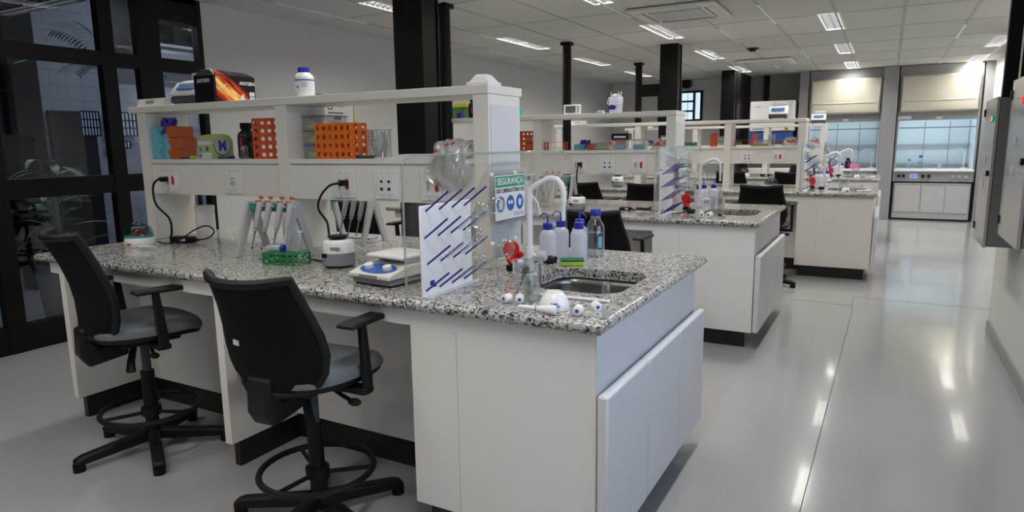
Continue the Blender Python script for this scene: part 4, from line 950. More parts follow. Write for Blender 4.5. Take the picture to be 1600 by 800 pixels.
def vortex():
    r = thing('vortex_mixer', 'vortex mixer')
    G().lathe([(.070, .008), (.074, .012), (.073, .066)], n=32).build('lower_body', 'grey_pl', r)
    G().lathe([(.073, .066), (.072, .110), (.064, .120), (.05, .124)], n=32).build('upper_body', 'porcelain', r)
    G().lathe([(.035, .122), (.035, .128), (.045, .134), (.046, .140), (.03, .141)], n=28).build('cup', 'black', r)
    G().lathe([(.060, 0), (.062, .009)], n=24).build('rubber_foot', 'black', r)
    G().box(-.013, .013, -.003, .0, .048, .066).mv(-.038, -.0655, 0).rot(0).build('switch', 'black', r)
    G().box(-.02, .025, -.003, 0, .082, .096).mv(.012, -.0705, 0).build('model_plate', 'grey_pl', r)
    return r
def stirrer():
    r = thing('magnetic_stirrer', 'magnetic stirrer')
    G().prism([(-.12, .006), (.13, .006), (.13, .03), (-.12, .03)], -.105, .105, 'YZ').build('base', 'grey_pl', r, bevel=.004)
    G().prism([(-.135, .03), (.13, .03), (.13, .075), (-.02, .075), (-.135, .046)], -.112, .112, 'YZ').build('body', 'cream_pl', r, bevel=.005, seg=3)
    e = radians(14); pl = G().lathe([(.001, .0), (.05, 0), (.0505, .001), (.05, .002)], n=40).xf(Matrix.Diagonal((1.85, .88, 1, 1))).build('control_panel', 'blue_pl', r); pl.location = (0, -.078, .0605); pl.rotation_euler = (e, 0, 0)
    for x in (-.05, .05): 
        k = G().lathe([(.019, .002), (.018, .016), (.015, .018)], n=20).build('knob', 'white_pl', pl); k.location = (x, 0, 0)
    text('stirrer', .012, (0, -.03, .0022), ((1,0,0), (0,1,0)), 'paper', pl) if False else None
    G().box(-.05, .05, -.0008, .0, 0, .012).mv(0, -.1355, .033).build('model_strip', 'grey_pl', r)
    for x in (-.06, .06): G().box(x-.015, x+.015, .0, .09, .075, .092).build('plate_support', 'chrome', r)
    G().box(-.10, .10, -.05, .145, .094, .110).build('hot_plate', 'white_pl', r, bevel=.008, seg=3)
    for x in (-.09, .09):
        for y in (-.1, .11): G().cyl((x, y, 0), .012, .007, n=10).build('foot', 'black', r)
    return r
def shield():
    r = thing('glass_shield', 'glass shield'); h, y0, y1, rc = .50, -.68, .67, .05; t = .004
    pts = [(y0, 0), (y1, 0), (y1, h-rc)]+[(y1-rc+rc*cos(a), h-rc+rc*sin(a)) for a in [pi/2*k/6 for k in range(1, 7)]]+[(y0+rc-rc*sin(a), h-rc+rc*cos(a)) for a in [pi/2*k/6 for k in range(0, 7)]]
    G().prism(pts, -t, t, 'YZ').build('pane', 'shield', r)
    G().tube([(0, a, b) for a, b in pts[2:]]+[(0, y0, 0.01)], .0045, 6).build('polished_edge', 'glass_edge', r)
    for y in (-.10, .10):
        for z in (.41, .12): G().lathe([(.010, .004), (.010, .012), (.005, .015)], (0, y, z), 12, 'X').build('fixing_cap', 'white_pl', r)
    return r
PEGDIR = Vector((.100, 0, .074))
def drying_rack():
    r = thing('drying_rack', 'drying rack'); w, h = .33, .325
    G().box(-.008, 0, 0, w, .0, h).build('panel', 'white_pl', r, bevel=.003)
    G().prism([(-.004, 0), (.03, 0), (.03, .012), (.024, .012), (.024, .004), (0, .004)], 0, w, 'XZ').build('drip_gutter', 'white_pl', r)
    for j, z in enumerate((.03, .125, .22, .315)):
        for k in range(4):
            y = .022+.083*k+(.012*(j % 2)); d = PEGDIR
            G().tube([(0, y, z-.01), tuple(Vector((0, y, z-.01))+d)], .0037, 8).build('peg', 'navy_pl', r)
    G().box(.0005, .001, .045, .072, .035, .052).build('logo', 'navy_pl', r); G().box(.0005, .001, .045, .085, .026, .031).build('logo_text', 'navy_pl', r)
    return r
def safety_sign():
    r = thing('safety_sign', 'sign'); w, h = .165, .115
    G().box(0, .003, -w, w, -h, h+.005).build('pouch', 'pouch', r)
    G().box(.0032, .0036, -.135, .135, -.098, .098).build('sheet', 'paper', r)
    g = G()
    for a, b, c, d in ((-.135, .135, .096, .098), (-.135, .135, -.098, -.096), (-.135, -.133, -.098, .098), (.133, .135, -.098, .098)): g.box(.0037, .004, a, b, c, d)
    g.build('border', 'ink', r)
    G().box(.0037, .004, -.127, .127, .044, .090).build('heading', 'ink_green', r)
    text('SEGURANÇA', .040, (.0043, 0, .067), RIGHT, 'paper', r, 'heading_lettering', bold=.0006, sx=.98)
    text('USO OBRIGATÓRIO DE:', .024, (.0043, 0, .028), RIGHT, 'ink', r, 'lettering', bold=.0003, sx=.98)
    for k, y in enumerate((-.085, 0, .085)):
        c = G().lathe([(.034, .0037), (.034, .0041)], (0, y, -.028), 32, 'X').build('blue_pictogram', 'blue_pl', r)
        if k == 0: G().prism([(y-.016, -.05), (y+.016, -.05), (y+.013, -.01), (y+.005, -.004), (y-.005, -.004), (y-.013, -.01)], .0042, .0045, 'YZ').build('lab_coat', 'paper', c)
        if k == 1: G().lathe([(.009, .0042), (.009, .0045)], (0, y-.011, -.024), 16, 'X').build('goggle', 'paper', c); G().lathe([(.009, .0042), (.009, .0045)], (0, y+.011, -.024), 16, 'X').build('goggle', 'paper', c)
        if k == 2: G().prism([(y-.012, -.042), (y+.004, -.046), (y+.014, -.026), (y+.02, -.012), (y+.008, -.02), (y-.004, -.01), (y-.016, -.022)], .0042, .0045, 'YZ').build('glove', 'paper', c)
    for z in (-.075, -.084): G().box(.0037, .004, .03, .12, z, z+.003).build('small_print', 'grey_pl', r)
    return r
def pipette_filler():
    r = thing('pipette_filler', 'pipette filler')
    for k, (y, z, a) in enumerate(((0, .055, .3), (.03, .075, -.5), (-.015, .095, .9))):
        G().lathe([(.016, -.012), (.034, -.009), (.036, 0), (.034, .009), (.016, .012)], n=24).xf(Matrix.Translation((.0, y, z)) @ Matrix.Rotation(a+.9, 4, 'Y') @ Matrix.Rotation(a, 4, 'X')).build('rubber_disc', 'red', r)
    G().lathe([(.012, 0), (.014, .02), (.010, .05)], n=16).build('nozzle', 'red', r)
    G().box(-.02, .03, -.03, .03, 0, .025).build('black_foot', 'black', r, bevel=.006)
    return r
def brush():
    r = thing('bottle_brush', 'brush'); n = 7
    G().tube([(-.10, -.01, .006), (-.03, 0, .008), (.03, 0, .024)], .004).build('handle', 'black', r)
    rn = random.Random(2); g = G()
    for k in range(150):
        a = rn.uniform(0, 2*pi); u = rn.uniform(0, .06); l_ = .022*(1-(u/.06-.4)**2*.8)
        c = Vector((.03+u, 0, .024)); d = Vector((.3*rn.uniform(-1, 1), cos(a), sin(a))); e_ = c+d*l_; e_.z = max(e_.z, .002); g.tube([tuple(c), tuple(e_)], .0012, 3)
    o = g.build('bristles', 'black_matte', r); o['kind'] = 'stuff'
    G().sphere((.058, 0, .024), .019, 12, (1.5, 1, 1)).build('bristle_core', 'black_matte', r); return r
def faucet():
    r = thing('faucet', 'faucet')
    G().lathe([(.026, 0), (.026, .008), (.018, .014)], n=24).build('flange', 'white_pl', r)
    G().cyl((0, 0, .008), .0165, .11).build('body', 'white_pl', r)
    pts = [(0, 0, .10), (0, 0, .335), (.004, 0, .352), (.018, 0, .366), (.07, 0, .393), (.095, 0, .400), (.120, 0, .396), (.140, 0, .378), (.149, 0, .35), (.150, 0, .31)]
    G().tube(pts, .0115, 12).build('spout', 'white_pl', r)
    G().lathe([(.007, .235), (.0085, .25), (.007, .265), (.0085, .28), (.010, .30), (.013, .31)], (.150, 0, 0), 16).build('nozzle', 'white_pl', r)
    v = G().cyl((.016, 0, .085), .008, .02, 'X', 12).build('valve_stem', 'white_pl', r); G().lathe([(.018, .036), (.020, .04), (.020, .068), (.016, .072)], (0, 0, .085), 20, 'X').build('handle', 'lgrey_pl', v)
    G().tube([(.0, .016, .33), (.02, .03, .30), (.03, .035, .25)], .004).build('hose_clip', 'white_pl', r)
    return r
def sponge():
    r = thing('sponge', 'sponge'); G().box(-.052, .052, -.034, .034, 0, .019).build('foam', 'foam', r, bevel=.004); G().box(-.052, .052, -.034, .034, .0195, .028).build('scouring_pad', 'scrub', r, bevel=.003); return r
def wash_bottle():
    r = thing('wash_bottle', 'wash bottle'); rr = .037
    G().lathe([(rr-.004, 0), (rr, .004), (rr, .112), (rr-.003, .124), (.022, .136), (.018, .14)], n=28).build('body', 'milky', r)
    c = G().lathe([(.020, .139), (.0215, .141), (.0215, .166), (.018, .169)], n=24).build('cap', 'cap_blue', r)
    G().tube([(0, 0, .165), (0, 0, .195), (-.006, 0, .207), (-.02, 0, .209), (-.033, 0, .198), (-.04, 0, .188)], .0038, 8, .002).build('spout', 'cap_blue', r)
    G().tube([(0, 0, .14), (0, 0, .01)], .003, 6).build('dip_tube', 'lgrey_pl', r)
    return r
def lab_bottle():
    r = thing('screw_cap_bottle', 'bottle'); rr = .041
    G().lathe([(rr-.006, 0), (rr, .005), (rr, .130), (rr-.004, .146), (rr-.018, .168), (.0195, .178), (.0195, .192)], n=32).build('body', 'glass', r)
    G().lathe([(.018, .175), (.023, .178), (.023, .182), (.019, .184)], n=24).build('pouring_ring', 'glass_edge', r)
    G().lathe([(.022, .186), (.0235, .188), (.0235, .212), (.021, .215)], n=28).build('cap', 'cap_blue', r)
    G().lathe([(rr-.004, .006), (rr-.0035, .008), (rr-.0035, .110), (.001, .1101)], n=28).build('water', 'water', r)
    G().box(-.010, .010, -.001, 0, 0, .05).mv(.0, -rr, .045).rot(.9).build('label', 'skyblue', r)
    return r
def mortar():
    r = thing('porcelain_mortar', 'mortar')      # lying upside down, open side on the worktop
    G().lathe([(.050, 0), (.052, .004), (.049, .022), (.040, .044), (.030, .056), (.026, .058)], n=36).build('bowl', 'porcelain', r)
    G().lathe([(.027, .056), (.027, .060), (.020, .061)], n=28).build('foot_ring', 'porcelain', r)
    text('100', .017, (.012, -.0500, .024), ((.97, .22, 0), (0, .35, .93)), 'ink_blue', r, 'capacity_mark', bold=.0008)
    for k in range(9):
        a = -pi/2+.25+(k-4)*.085; G().box(-.0018, .0018, -.0008, .0008, 0, .004).rot(a+pi/2).mv(.0515*cos(a), .0515*sin(a), .010+.0006*(k-4)**2).build('stamp_mark', 'ink_blue', r)
    return r
def pestle():
    r = thing('pestle', 'pestle'); G().lathe([(.006, 0), (.0075, .004), (.0075, .05), (.012, .09), (.016, .115), (.015, .128), (.010, .132)], (0, 0, 0), 20, 'X').mv(0, 0, .0165).build('pestle', 'porcelain', r)
    G().lathe([(.0112, 0), (.0112, .002)], (.062, 0, .0165), 12, 'X').build('blue_mark', 'ink_blue', r); return r
def crucible():
    r = thing('porcelain_crucible', 'crucible')   # lying on its side
    G().lathe([(.013, 0), (.017, .003), (.019, .018), (.020, .030), (.018, .030), (.015, .012)], n=24, cap=True).rot(-pi/2, 'X').mv(0, 0, .0205).build('cup', 'porcelain', r)
    G().lathe([(.007, -.0012), (.007, -.0004)], (0, 0, 0), 16, 'Y').mv(0, .0, .0205).build('blue_dot', 'ink_blue', r)
    return r
def rod(): 
    r = thing('stirring_rod', 'stirring rod'); G().cyl((-.14, 0, .006), .0055, .28, 'X', 12).build('rod', 'white_pl', r); G().sphere((.14, 0, .006), .0058, 8).build('rounded_tip', 'white_pl', r); return r
def tray():
    r = thing('plastic_sleeve', 'plastic sleeve'); n = 12; vs = []; fs = []; rn = random.Random(4)
    for i in range(n+1):
        for j in range(n+1): vs.append((-.07+.14*i/n, -.045+.09*j/n, .003+.005*sin(pi*i/n)*sin(pi*j/n)+rn.uniform(0, .002)))
    for i in range(n):
        for j in range(n): a = i*(n+1)+j; fs.append((a, a+n+1, a+n+2, a+1))
    G().add(vs, fs, True).build('film', 'polybag', r); G().box(-.07, .07, -.045, .045, 0, .0015).build('backing', 'pouch', r); return r
def small_vial():
    r = thing('glass_vial', 'vial'); G().lathe([(.016, 0), (.018, .002), (.018, .05), (.013, .056), (.013, .064)], n=20).build('body', 'glass', r); G().lathe([(.0145, .058), (.0145, .062)], n=20).build('rim', 'glass_edge', r); return r
def crumpled(seed, w, d, h, m_='polybag', name='plastic_bag', prints=True):
    r = thing(name, 'plastic bag'); rn = random.Random(seed); g = G(); n = 18; m = 12; vs = []; fs = []
    for k in range(m+1):
        v = k/m
        for i in range(n):
            a = 2*pi*i/n; q = (1-.35*v) * (1+.18*sin(3*a+seed+4*v)+rn.uniform(-.12, .12)); z = h*v*(1+.06*sin(5*a))
            if k == m: q *= .35
            vs.append((w/2*q*cos(a)+w*.12*v, d/2*q*sin(a), z))
    for k in range(m):
        for i in range(n): j = (i+1) % n; fs.append((k*n+i, k*n+j, (k+1)*n+j, (k+1)*n+i))
    g.add(vs, fs+[tuple(range(n-1, -1, -1)), tuple(range(m*n, m*n+n))], True).build('bag', m_, r)
    if prints:
        for k in range(5):
            a = -2.3+.45*k; z = h*(.45+.1*(k % 2)); G().box(-.012, .012, -.001, .001, -.012, .012).rot(a+pi/2).mv(w*.46*(1-.35*.5)*cos(a)+w*.06, d*.56*(1-.35*.5)*sin(a), z).build('red_print', 'ink_red', r)
    return r
def hanging_bag():
    r = thing('plastic_bag', 'plastic bag'); rn = random.Random(11); n = 22; rows = 18; vs = []; fs = []
    # a limp bag draped over the edge of the lower board: top lump, hanging sheet folded in front of the panel
    path = [(.10, .03), (.06, .065), (.0, .075), (-.03, .06), (-.045, .02), (-.05, -.02), (-.055, -.05), (-.06, -.085), (-.05, -.12)]
    g = G()
    for side in (0, 1):
        vs = []
        for k, (y, z) in enumerate(path):
            w_ = .10+.025*sin(k*1.3)
            for i in range(n+1):
                u = -1+2*i/n; vs.append((u*w_*(1-.15*side)+.012*sin(k*1.7+i), y-.014*side*(1-u*u)+.013*sin(i*1.9+k*.8)*(.5+.5*side)+rn.uniform(-.006, .006), z+.014*sin(i*1.3+k*2)*(1 if k < 4 else .5)+rn.uniform(-.006, .006)+.01*(1-abs(u))*side))
        fs = [(k*(n+1)+i, k*(n+1)+i+1, (k+1)*(n+1)+i+1, (k+1)*(n+1)+i) for k in range(len(path)-1) for i in range(n)]
        g.add(vs, fs, True)
    g.build('film', 'polybag', r, sub=1)
    for i, (x, z) in enumerate(((-.062, .03), (-.05, .012), (.03, .064), (.0, .058))): 
        G().prism([(x-.012, z-.003), (x-.002, z-.006), (x+.018, z+.004), (x+.006, z+.008)], -.066, -.064, 'XZ').build('red_print', 'ink_red', r)
    G().box(-.07, .08, -.03, .05, .0, .045).build('white_packet', 'white_pl', r, bevel=.015)
    return r
def thermostat():
    r = thing('digital_timer', 'timer'); b_ = G().prism([(-.012, 0), (.03, 0), (.012, .082), (-.006, .082)], -.075, .075, 'YZ').build('case', 'white_pl', r, bevel=.004)
    G().prism([(-.0132, .014), (-.0128, .012), (-.0085, .068), (-.009, .070)], -.058, .030, 'YZ').build('display', 'lcd_grey', r)
    for k in range(3): G().box(.042, .060, -.0135+.0014*k, -.0105+.0014*k, .016+.02*k, .026+.02*k).build('button', 'grey_pl', r)
    text('12:45', .03, (-.014, -.0125, .040), ((1,0,0), (0,.07,.998)), 'ink', r, 'digits') if False else None
    return r
def bucket():
    r = thing('plastic_bucket', 'bucket'); G().lathe([(.052, 0), (.056, .004), (.064, .135), (.067, .14), (.064, .14), (.060, .13), (.05, .008)], n=30).build('tub', 'milky', r)
    rn = random.Random(8); g = G()
    for k in range(5): a = rn.uniform(0, 6.28); g.tube([(.02*cos(a), .02*sin(a), .03), (.052*cos(a), .052*sin(a), .175+rn.uniform(0, .02))], .006, 8, .004)
    g.build('pipette_tips', 'white_pl', r)
    G().sphere((0, 0, .145), .042, 12, (1, 1, .6)).build('grey_contents', 'lgrey_pl', r)
    G().prism([(-.045, .03), (.01, .03), (.03, .055), (-.02, .075), (-.05, .06)], -.0605, -.0585, 'XZ').build('blue_print', 'navy_pl', r)
    G().tube([(-.066, 0, .13), (-.07, -.03, .09), (-.05, -.062, .08), (.0, -.07, .078), (.05, -.062, .08), (.07, -.03, .09), (.066, 0, .13)], .002, 6).build('handle', 'white_pl', r)
    return r
def card_box(w, d, h, m_, band=None):
    r = thing('carton', 'box'); G().box(-w/2, w/2, -d/2, d/2, 0, h).build('carton', m_, r, bevel=.002)
    if band: G().box(-w*.35, w*.35, -d/2-.001, -d/2, h*.25, h*.6).build('label', band, r)
    G().box(-w/2, w/2, -.002, .002, h, h+.0006).build('seam', 'grey_pl', r); return r
def open_tray(): 
    r = thing('shallow_tray', 'tray'); G().box(-.11, .11, -.07, .07, 0, .004).box(-.11, .11, -.07, -.066, .004, .018).box(-.11, .11, .066, .07, .004, .018).box(-.11, -.106, -.066, .066, .004, .018).box(.106, .11, -.066, .066, .004, .018).build('tray', 'white_pl', r)
    return r
def container(m_='clearbox'):
    r = thing('plastic_container', 'container'); G().prism([(-.06, 0), (.06, 0), (.07, .085), (-.07, .085)], -.05, .05, 'XZ').build('tub', m_, r); G().box(-.073, .073, -.053, .053, .085, .095).build('lid', 'lidgrey', r, bevel=.003)
    G().box(-.05, .05, -.04, .04, .004, .05).build('contents', 'skyblue', r, bevel=.01); return r
def cyl_jar():
    r = thing('measuring_cylinder', 'measuring cylinder'); G().lathe([(.03, 0), (.03, .005), (.014, .008), (.012, .012), (.012, .16), (.015, .164)], n=20).build('tube', 'glass', r); G().lathe([(.031, 0), (.031, .006)], n=20).build('foot', 'navy_pl', r); return r
def tube_lying():
    r = thing('centrifuge_tube', 'tube'); G().lathe([(.002, -.075), (.010, -.06), (.013, -.055), (.013, .02)], (0, 0, .016), 16, 'X').build('tube', 'milky', r); G().lathe([(.016, .018), (.0165, .02), (.0165, .034), (.013, .036), (.013, .03)], (0, 0, .0165), 20, 'X').build('cap', 'cap_blue', r); return r
def cord(name, pts, rad, label, plug=None, m_='black'):
    """cable through control points, smoothed"""
    P = [Vector(p) for p in pts]; out = []
    for i in range(len(P)-1):
        p0, p1, p2, p3 = P[max(i-1, 0)], P[i], P[i+1], P[min(i+2, len(P)-1)]
        for k in range(8):
            t = k/8; out.append(.5*((2*p1)+(-p0+p2)*t+(2*p0-5*p1+4*p2-p3)*t*t+(-p0+3*p1-3*p2+p3)*t**3))
    out.append(P[-1]); r = thing(name, 'cable', label, tuple(P[0]))
    G().tube([tuple(q-P[0]) for q in out], rad, 8).build('cable', m_, r)
    if plug: G().box(-.016, .016, -.045, -.002, -.014, .014).build('plug', m_, r, bevel=.006, seg=3)
    return r
# ================================================================ PLACING THEM
ZT, ZB, ZW = 1.6825, 1.3765, .9005    # top board, lower board, worktop
ORD = ['nearest', 'second', 'third', 'farthest']
place(name_card, (-3.80, 2.505, ZT), 'white folded KASVI name card at the left end of the nearest shelf', 'name cards')
place(dry_bath, (-3.545, 2.61, ZT), 'grey block heater with blue panel beside the black carton, nearest shelf', 'block heaters', rz=radians(8))
place(tip_box, (-3.185, 2.455, ZT), 'black AXYGEN carton with red flame print on the nearest shelf', rz=pi/2)
place(reagent_jar, (-2.645, 2.58, ZT), 'white reagent jar with a blue cap alone on the nearest top shelf', rz=radians(40), s=(.82, .82, 1.06))
place(junction_box, (-1.535, 2.53, ZT), 'small white junction box at the right end of the nearest top shelf')
for k, (x, y, a) in enumerate(((-3.68, 2.53, 0), (-3.672, 2.53, 2), (-3.68, 2.525, -2))):
    place(glove_box, (x, y, ZB+.0625*k), ['bottom', 'middle', 'top'][k]+' blue glove box on the nearest shelf'+(', purple glove sticking out' if k == 2 else ''), 'blue glove boxes', rz=radians(a), args=(k == 2,))
place(wipes_box, (-3.262, 2.535, ZB), 'pale green wipes carton with a big M badge on the nearest shelf', rz=radians(-10))
place(black_bottle, (-3.19, 2.645, ZB), 'large black bottle with a pink label on the nearest shelf', args=(True,))
place(black_bottle, (-3.075, 2.60, ZB), 'small black bottle beside the large one on the nearest shelf', args=(False,))
place(marker, (-3.47, 2.465, ZB), 'black marker with a green cap before the glove boxes', args=('lime',))
place(marker, (-3.16, 2.475, ZB), 'dark marker with a blue cap between the green carton and black bottle', args=('navy_pl',))
place(marker, (-2.19, 2.49, ZB), 'marker with a blue cap beside the beaker on the nearest shelf', args=('cap_blue',), rz=pi)
place(small_vial, (-3.03, 2.49, ZB), 'small clear vial before the small black bottle on the nearest shelf', s=1.1)
place(tube_rack, (-2.955, 2.49, ZB), 'red-orange perforated rack against the middle post of the nearest shelf', 'tall perforated tube racks', rz=radians(22), args=(.155, .075, .21, 4, 5, 'dorange', 1))
place(tube_rack, (-2.485, 2.475, ZB), 'bright orange perforated rack right of the middle post, nearest shelf', 'tall perforated tube racks', rz=radians(-3), args=(.25, .10, .168, 6, 4, 'orange', 1))
for k in range(3): place(storage_box, (-2.555, 2.62, ZB+.0725*k), ['bottom', 'middle', 'top'][k]+' clear lidded box of the stack behind the orange rack', 'clear lidded boxes', args=(('clearbox2' if k == 0 else 'clearbox'),) if False else ())
place(beaker, (-2.15, 2.56, ZB), 'glass beaker filled with plastic film on the nearest lower shelf', args=(.055, .135, True))
place(open_tray, (-1.92, 2.60, ZB), 'shallow white tray at the right end of the nearest lower shelf')
place(hanging_bag, (-1.665, 2.485, ZB+.001), 'crumpled clear bag with red print draped over the nearest shelf end')
OUT = [(-3.63, 'socket', 'with the black plug at its left end'), (-3.09, 'blank', 'near its left end, blank'), (-2.295, 'socket', 'with the vortex mixer plug'), (-2.035, 'data', 'right of the vortex mixer plug'), (-1.765, 'socket', 'behind the hanging bag')]
PN = ['nearest', 'second', 'third', 'farthest']
for bi, b in enumerate(B):
    xs = OUT if bi < 2 else [(x, k, l_) for (x, k, l_) in ((-3.2, 'socket', 'in its left bay'), (-2.2, 'data', 'in its middle bay'), (-1.42, 'data', 'left in its right bay'), (-1.08, 'socket', 'right in its right bay'))]
    for x, k, l_ in xs:
        if bi == 1: l_ = {'socket': 'double socket', 'data': 'data outlet', 'blank': 'blank outlet'}[k]+{-3.63: ' at its left end', -3.09: ' in its left bay', -2.295: ' left in its right bay', -2.035: ' mid right bay', -1.765: ' by the drying rack'}[x]
        place(outlet, (x, b['s0']+.0195, 1.255), f'white wall outlet on the {PN[bi]} shelf panel, {l_}', 'shelf panel outlets', args=(k,))
# worktop of the nearest bench
place(mini_centrifuge, (-3.63, 2.23, ZW), 'white mini centrifuge with a smoky dome on the nearest bench left end', 'mini centrifuges', rz=radians(30))
place(comb, (-3.47, 2.17, ZW), 'white comb-like tube strip before the nearest mini centrifuge', rz=radians(15))
place(adapter, (-3.52, 2.42, ZW), 'black power adapter with a white label on the nearest bench', rz=radians(18))
cord('black_cable', [(-3.66, 2.452, 1.262), (-3.66, 2.40, 1.265), (-3.70, 2.385, 1.22), (-3.68, 2.38, 1.12), (-3.585, 2.39, 1.04), (-3.59, 2.40, .96), (-3.60, 2.395, .925)], .006, 'black cord from the left outlet down to the power adapter', True)
cord('thin_cable', [(-3.428, 2.45, .918), (-3.40, 2.46, .92), (-3.34, 2.47, .94), (-3.31, 2.47, .975), (-3.36, 2.46, 1.0), (-3.43, 2.43, .975), (-3.50, 2.37, .915), (-3.56, 2.33, .906), (-3.60, 2.315, .915)], .004, 'thin black lead looping right of the power adapter')
place(tall_jar, (-3.58, 2.62, ZW), 'tall white plastic jar standing behind the power adapter', s=.97)
place(pip_stand, (-2.62, 2.30, ZW), 'pipette stand with teal rail before the nearest shelf', 'pipette stands')
for k in range(4):
    r = place(pipette, (-2.695+.066*k+(.012 if k > 1 else 0), 2.215, ZW+.045), ['leftmost', 'second from left', 'third from left', 'rightmost'][k]+' grey pipette with orange plunger on the nearest bench stand', 'pipettes on the nearest stand')
    r.rotation_euler = (radians(-10), radians(9), 0)
place(low_rack, (-2.50, 2.11, ZW), 'low green tube rack before the nearest pipette stand', rz=radians(9))
place(tube_lying, (-2.45, 2.16, ZW+.056), 'clear tube with a blue cap lying on the green rack', rz=radians(10))
r = place(flask, (-2.25, 2.11, ZW), 'small stoppered volumetric flask standing right of the green rack', args=(.95, True))
place(vortex, (-2.135, 2.225, ZW), 'round vortex mixer with white top and grey base, nearest bench', 'vortex mixers', rz=radians(20))
cord('black_cable', [(-2.275, 2.452, 1.262), (-2.275, 2.40, 1.262), (-2.32, 2.38, 1.25), (-2.37, 2.37, 1.20), (-2.38, 2.36, 1.14), (-2.32, 2.35, 1.08), (-2.30, 2.34, 1.02), (-2.27, 2.33, .95), (-2.23, 2.30, .91)], .0055, 'black cord from the outlet down behind the vortex mixer', True)
cord('thin_cable', [(-2.40, 2.30, .906), (-2.34, 2.28, .905), (-2.28, 2.27, .905), (-2.22, 2.26, .912)], .004, 'short black lead lying left of the vortex mixer')
place(stirrer, (-1.70, 2.07, ZW), 'white magnetic stirrer with a blue control panel, nearest bench', rz=radians(-6))
place(pip_stand, (-2.62, 2.86, ZW), 'second teal-railed pipette stand, on the far side of the nearest bench', 'pipette stands')
for k in range(3):
    r = place(pipette, (-2.67+.06*k, 2.80, ZW+.045), ['left', 'middle', 'right'][k]+' pipette on the stand behind the nearest shelf', 'pipettes on the rear stand'); r.rotation_euler = (radians(-10), radians(9), 0)
def wet_zone(bi, full):
    """shield, drying rack, sign, faucet and glassware at the sink end"""
    b = B[bi]; N = PN[bi]; dx = b['xr']+.705; dy = b['yf']-1.813
    P = lambda x, y, z=ZW: (x+dx, y+dy, z)
    place(shield, P(-1.43, 2.49), f'clear glass splash shield standing across the {N} bench', 'glass splash shields')
    place(drying_rack, P(-1.405, 1.87), f'white drying rack with blue pegs before the {N} bench shield', 'drying racks')
    fl = [(-1.395, 2.045, .215), (-1.395, 2.138, .215), (-1.395, 2.06, .12), (-1.395, 1.965, .12), (-1.395, 2.14, .03), (-1.395, 2.045, .03)]
    for k, (x, y, z) in enumerate(fl[:6 if full else 4]):
        s_ = (.95, 1.05, .8, 1.15, 1.35, .9)[k]
        r = place(flask, P(x, y, ZW+z), f'inverted volumetric flask on the {N} drying rack, '+['mid-height', 'rightmost', 'small one', 'left of centre', 'largest', 'lowest left'][k], f'flasks on the {N} drying rack', args=(s_, False))
        d = PEGDIR.normalized(); q = Vector((0, 0, -1)).rotation_difference(d); L = .15*s_
        r.rotation_mode = 'QUATERNION'; r.rotation_quaternion = q; r.location = Vector(P(x, y, ZW+z-.005))+d*(.045+L)+Vector((0, 0, -.002))
    place(safety_sign, P(-1.4235, 2.545, 1.21), f'SEGURANÇA safety sign in a clear pouch on the {N} bench shelf end', 'safety signs')
    place(pipette_filler, P(-1.37, 2.47), f'red rubber pipette filler at the foot of the {N} bench sign', 'red pipette fillers')
    place(brush, P(-1.33, 2.62) if full else P(-1.30, 2.10), f'black bottle brush lying by the {N} bench shield', 'bottle brushes', rz=radians(20))
    place(faucet, P(-1.245, 2.39), f'white gooseneck faucet by the {N} bench sink', 'gooseneck faucets')
    WB = [(-1.335, 2.74, 'left front'), (-1.325, 2.86, 'left rear'), (-1.26, 2.935, 'rear, cap turned'), (-1.215, 2.82, 'right front')]
    for k, (x, y, l_) in enumerate(WB if full else WB[:3]):
        place(wash_bottle, P(x, y), f'milky wash bottle with blue cap behind the {N} sink, {l_}', f'wash bottles behind the {N} sink', rz=radians((0, 10, -60, 170)[k]), s=1.05)
    return P
P0 = wet_zone(0, True)
place(lab_bottle, (-1.185, 2.95, ZW), 'clear bottle of water with a blue screw cap behind the nearest sink', s=1.05)
place(sponge, (-1.19, 2.69, ZW), 'green and yellow sponge at the back left of the nearest sink', rz=radians(25))
place(beaker, (-1.06, 2.01, ZW), 'empty glass beaker nearest the front edge of the nearest bench', args=(.05, .135, False))
r = place(brush, (-1.075, 2.02, ZW+.065), 'black test tube brush leaning inside the front beaker'); r.rotation_euler = (0, radians(-62), radians(20)); r.scale = (.55,)*3
place(small_vial, (-1.10, 2.10, ZW), 'small clear glass jar between beaker and sink', s=1.3)
place(small_vial, (-.83, 2.17, ZW), 'second clear glass vial at the front right of the nearest sink', s=.8)
place(mortar, (-.915, 1.925, ZW), 'white porcelain mortar marked 100 upside down on the nearest bench', rz=radians(10))
place(pestle, (-1.005, 1.845, ZW), 'white porcelain pestle lying before the upturned mortar', rz=radians(3))
for k, (x, y, a, l_) in enumerate(((-1.045, 1.925, 25, 'in the beaker front cluster, right'), (-1.10, 1.915, -20, 'in the beaker front cluster, left'), (-.805, 1.855, 10, 'on the sleeve, front left'), (-.765, 1.93, 40, 'on the sleeve, rear right'))):
    place(crucible, (x, y, ZW+(.003 if k > 1 else 0)), f'white porcelain crucible with a blue dot, {l_}', 'blue-dotted crucibles', rz=radians(a), s=.85)
place(tray, (-.79, 1.92, ZW), 'thin clear plastic sleeve lying at the front right corner of the nearest bench', rz=radians(8))
place(rod, (-.925, 2.075, ZW), 'white stirring rod lying before the nearest sink', rz=radians(1.5))
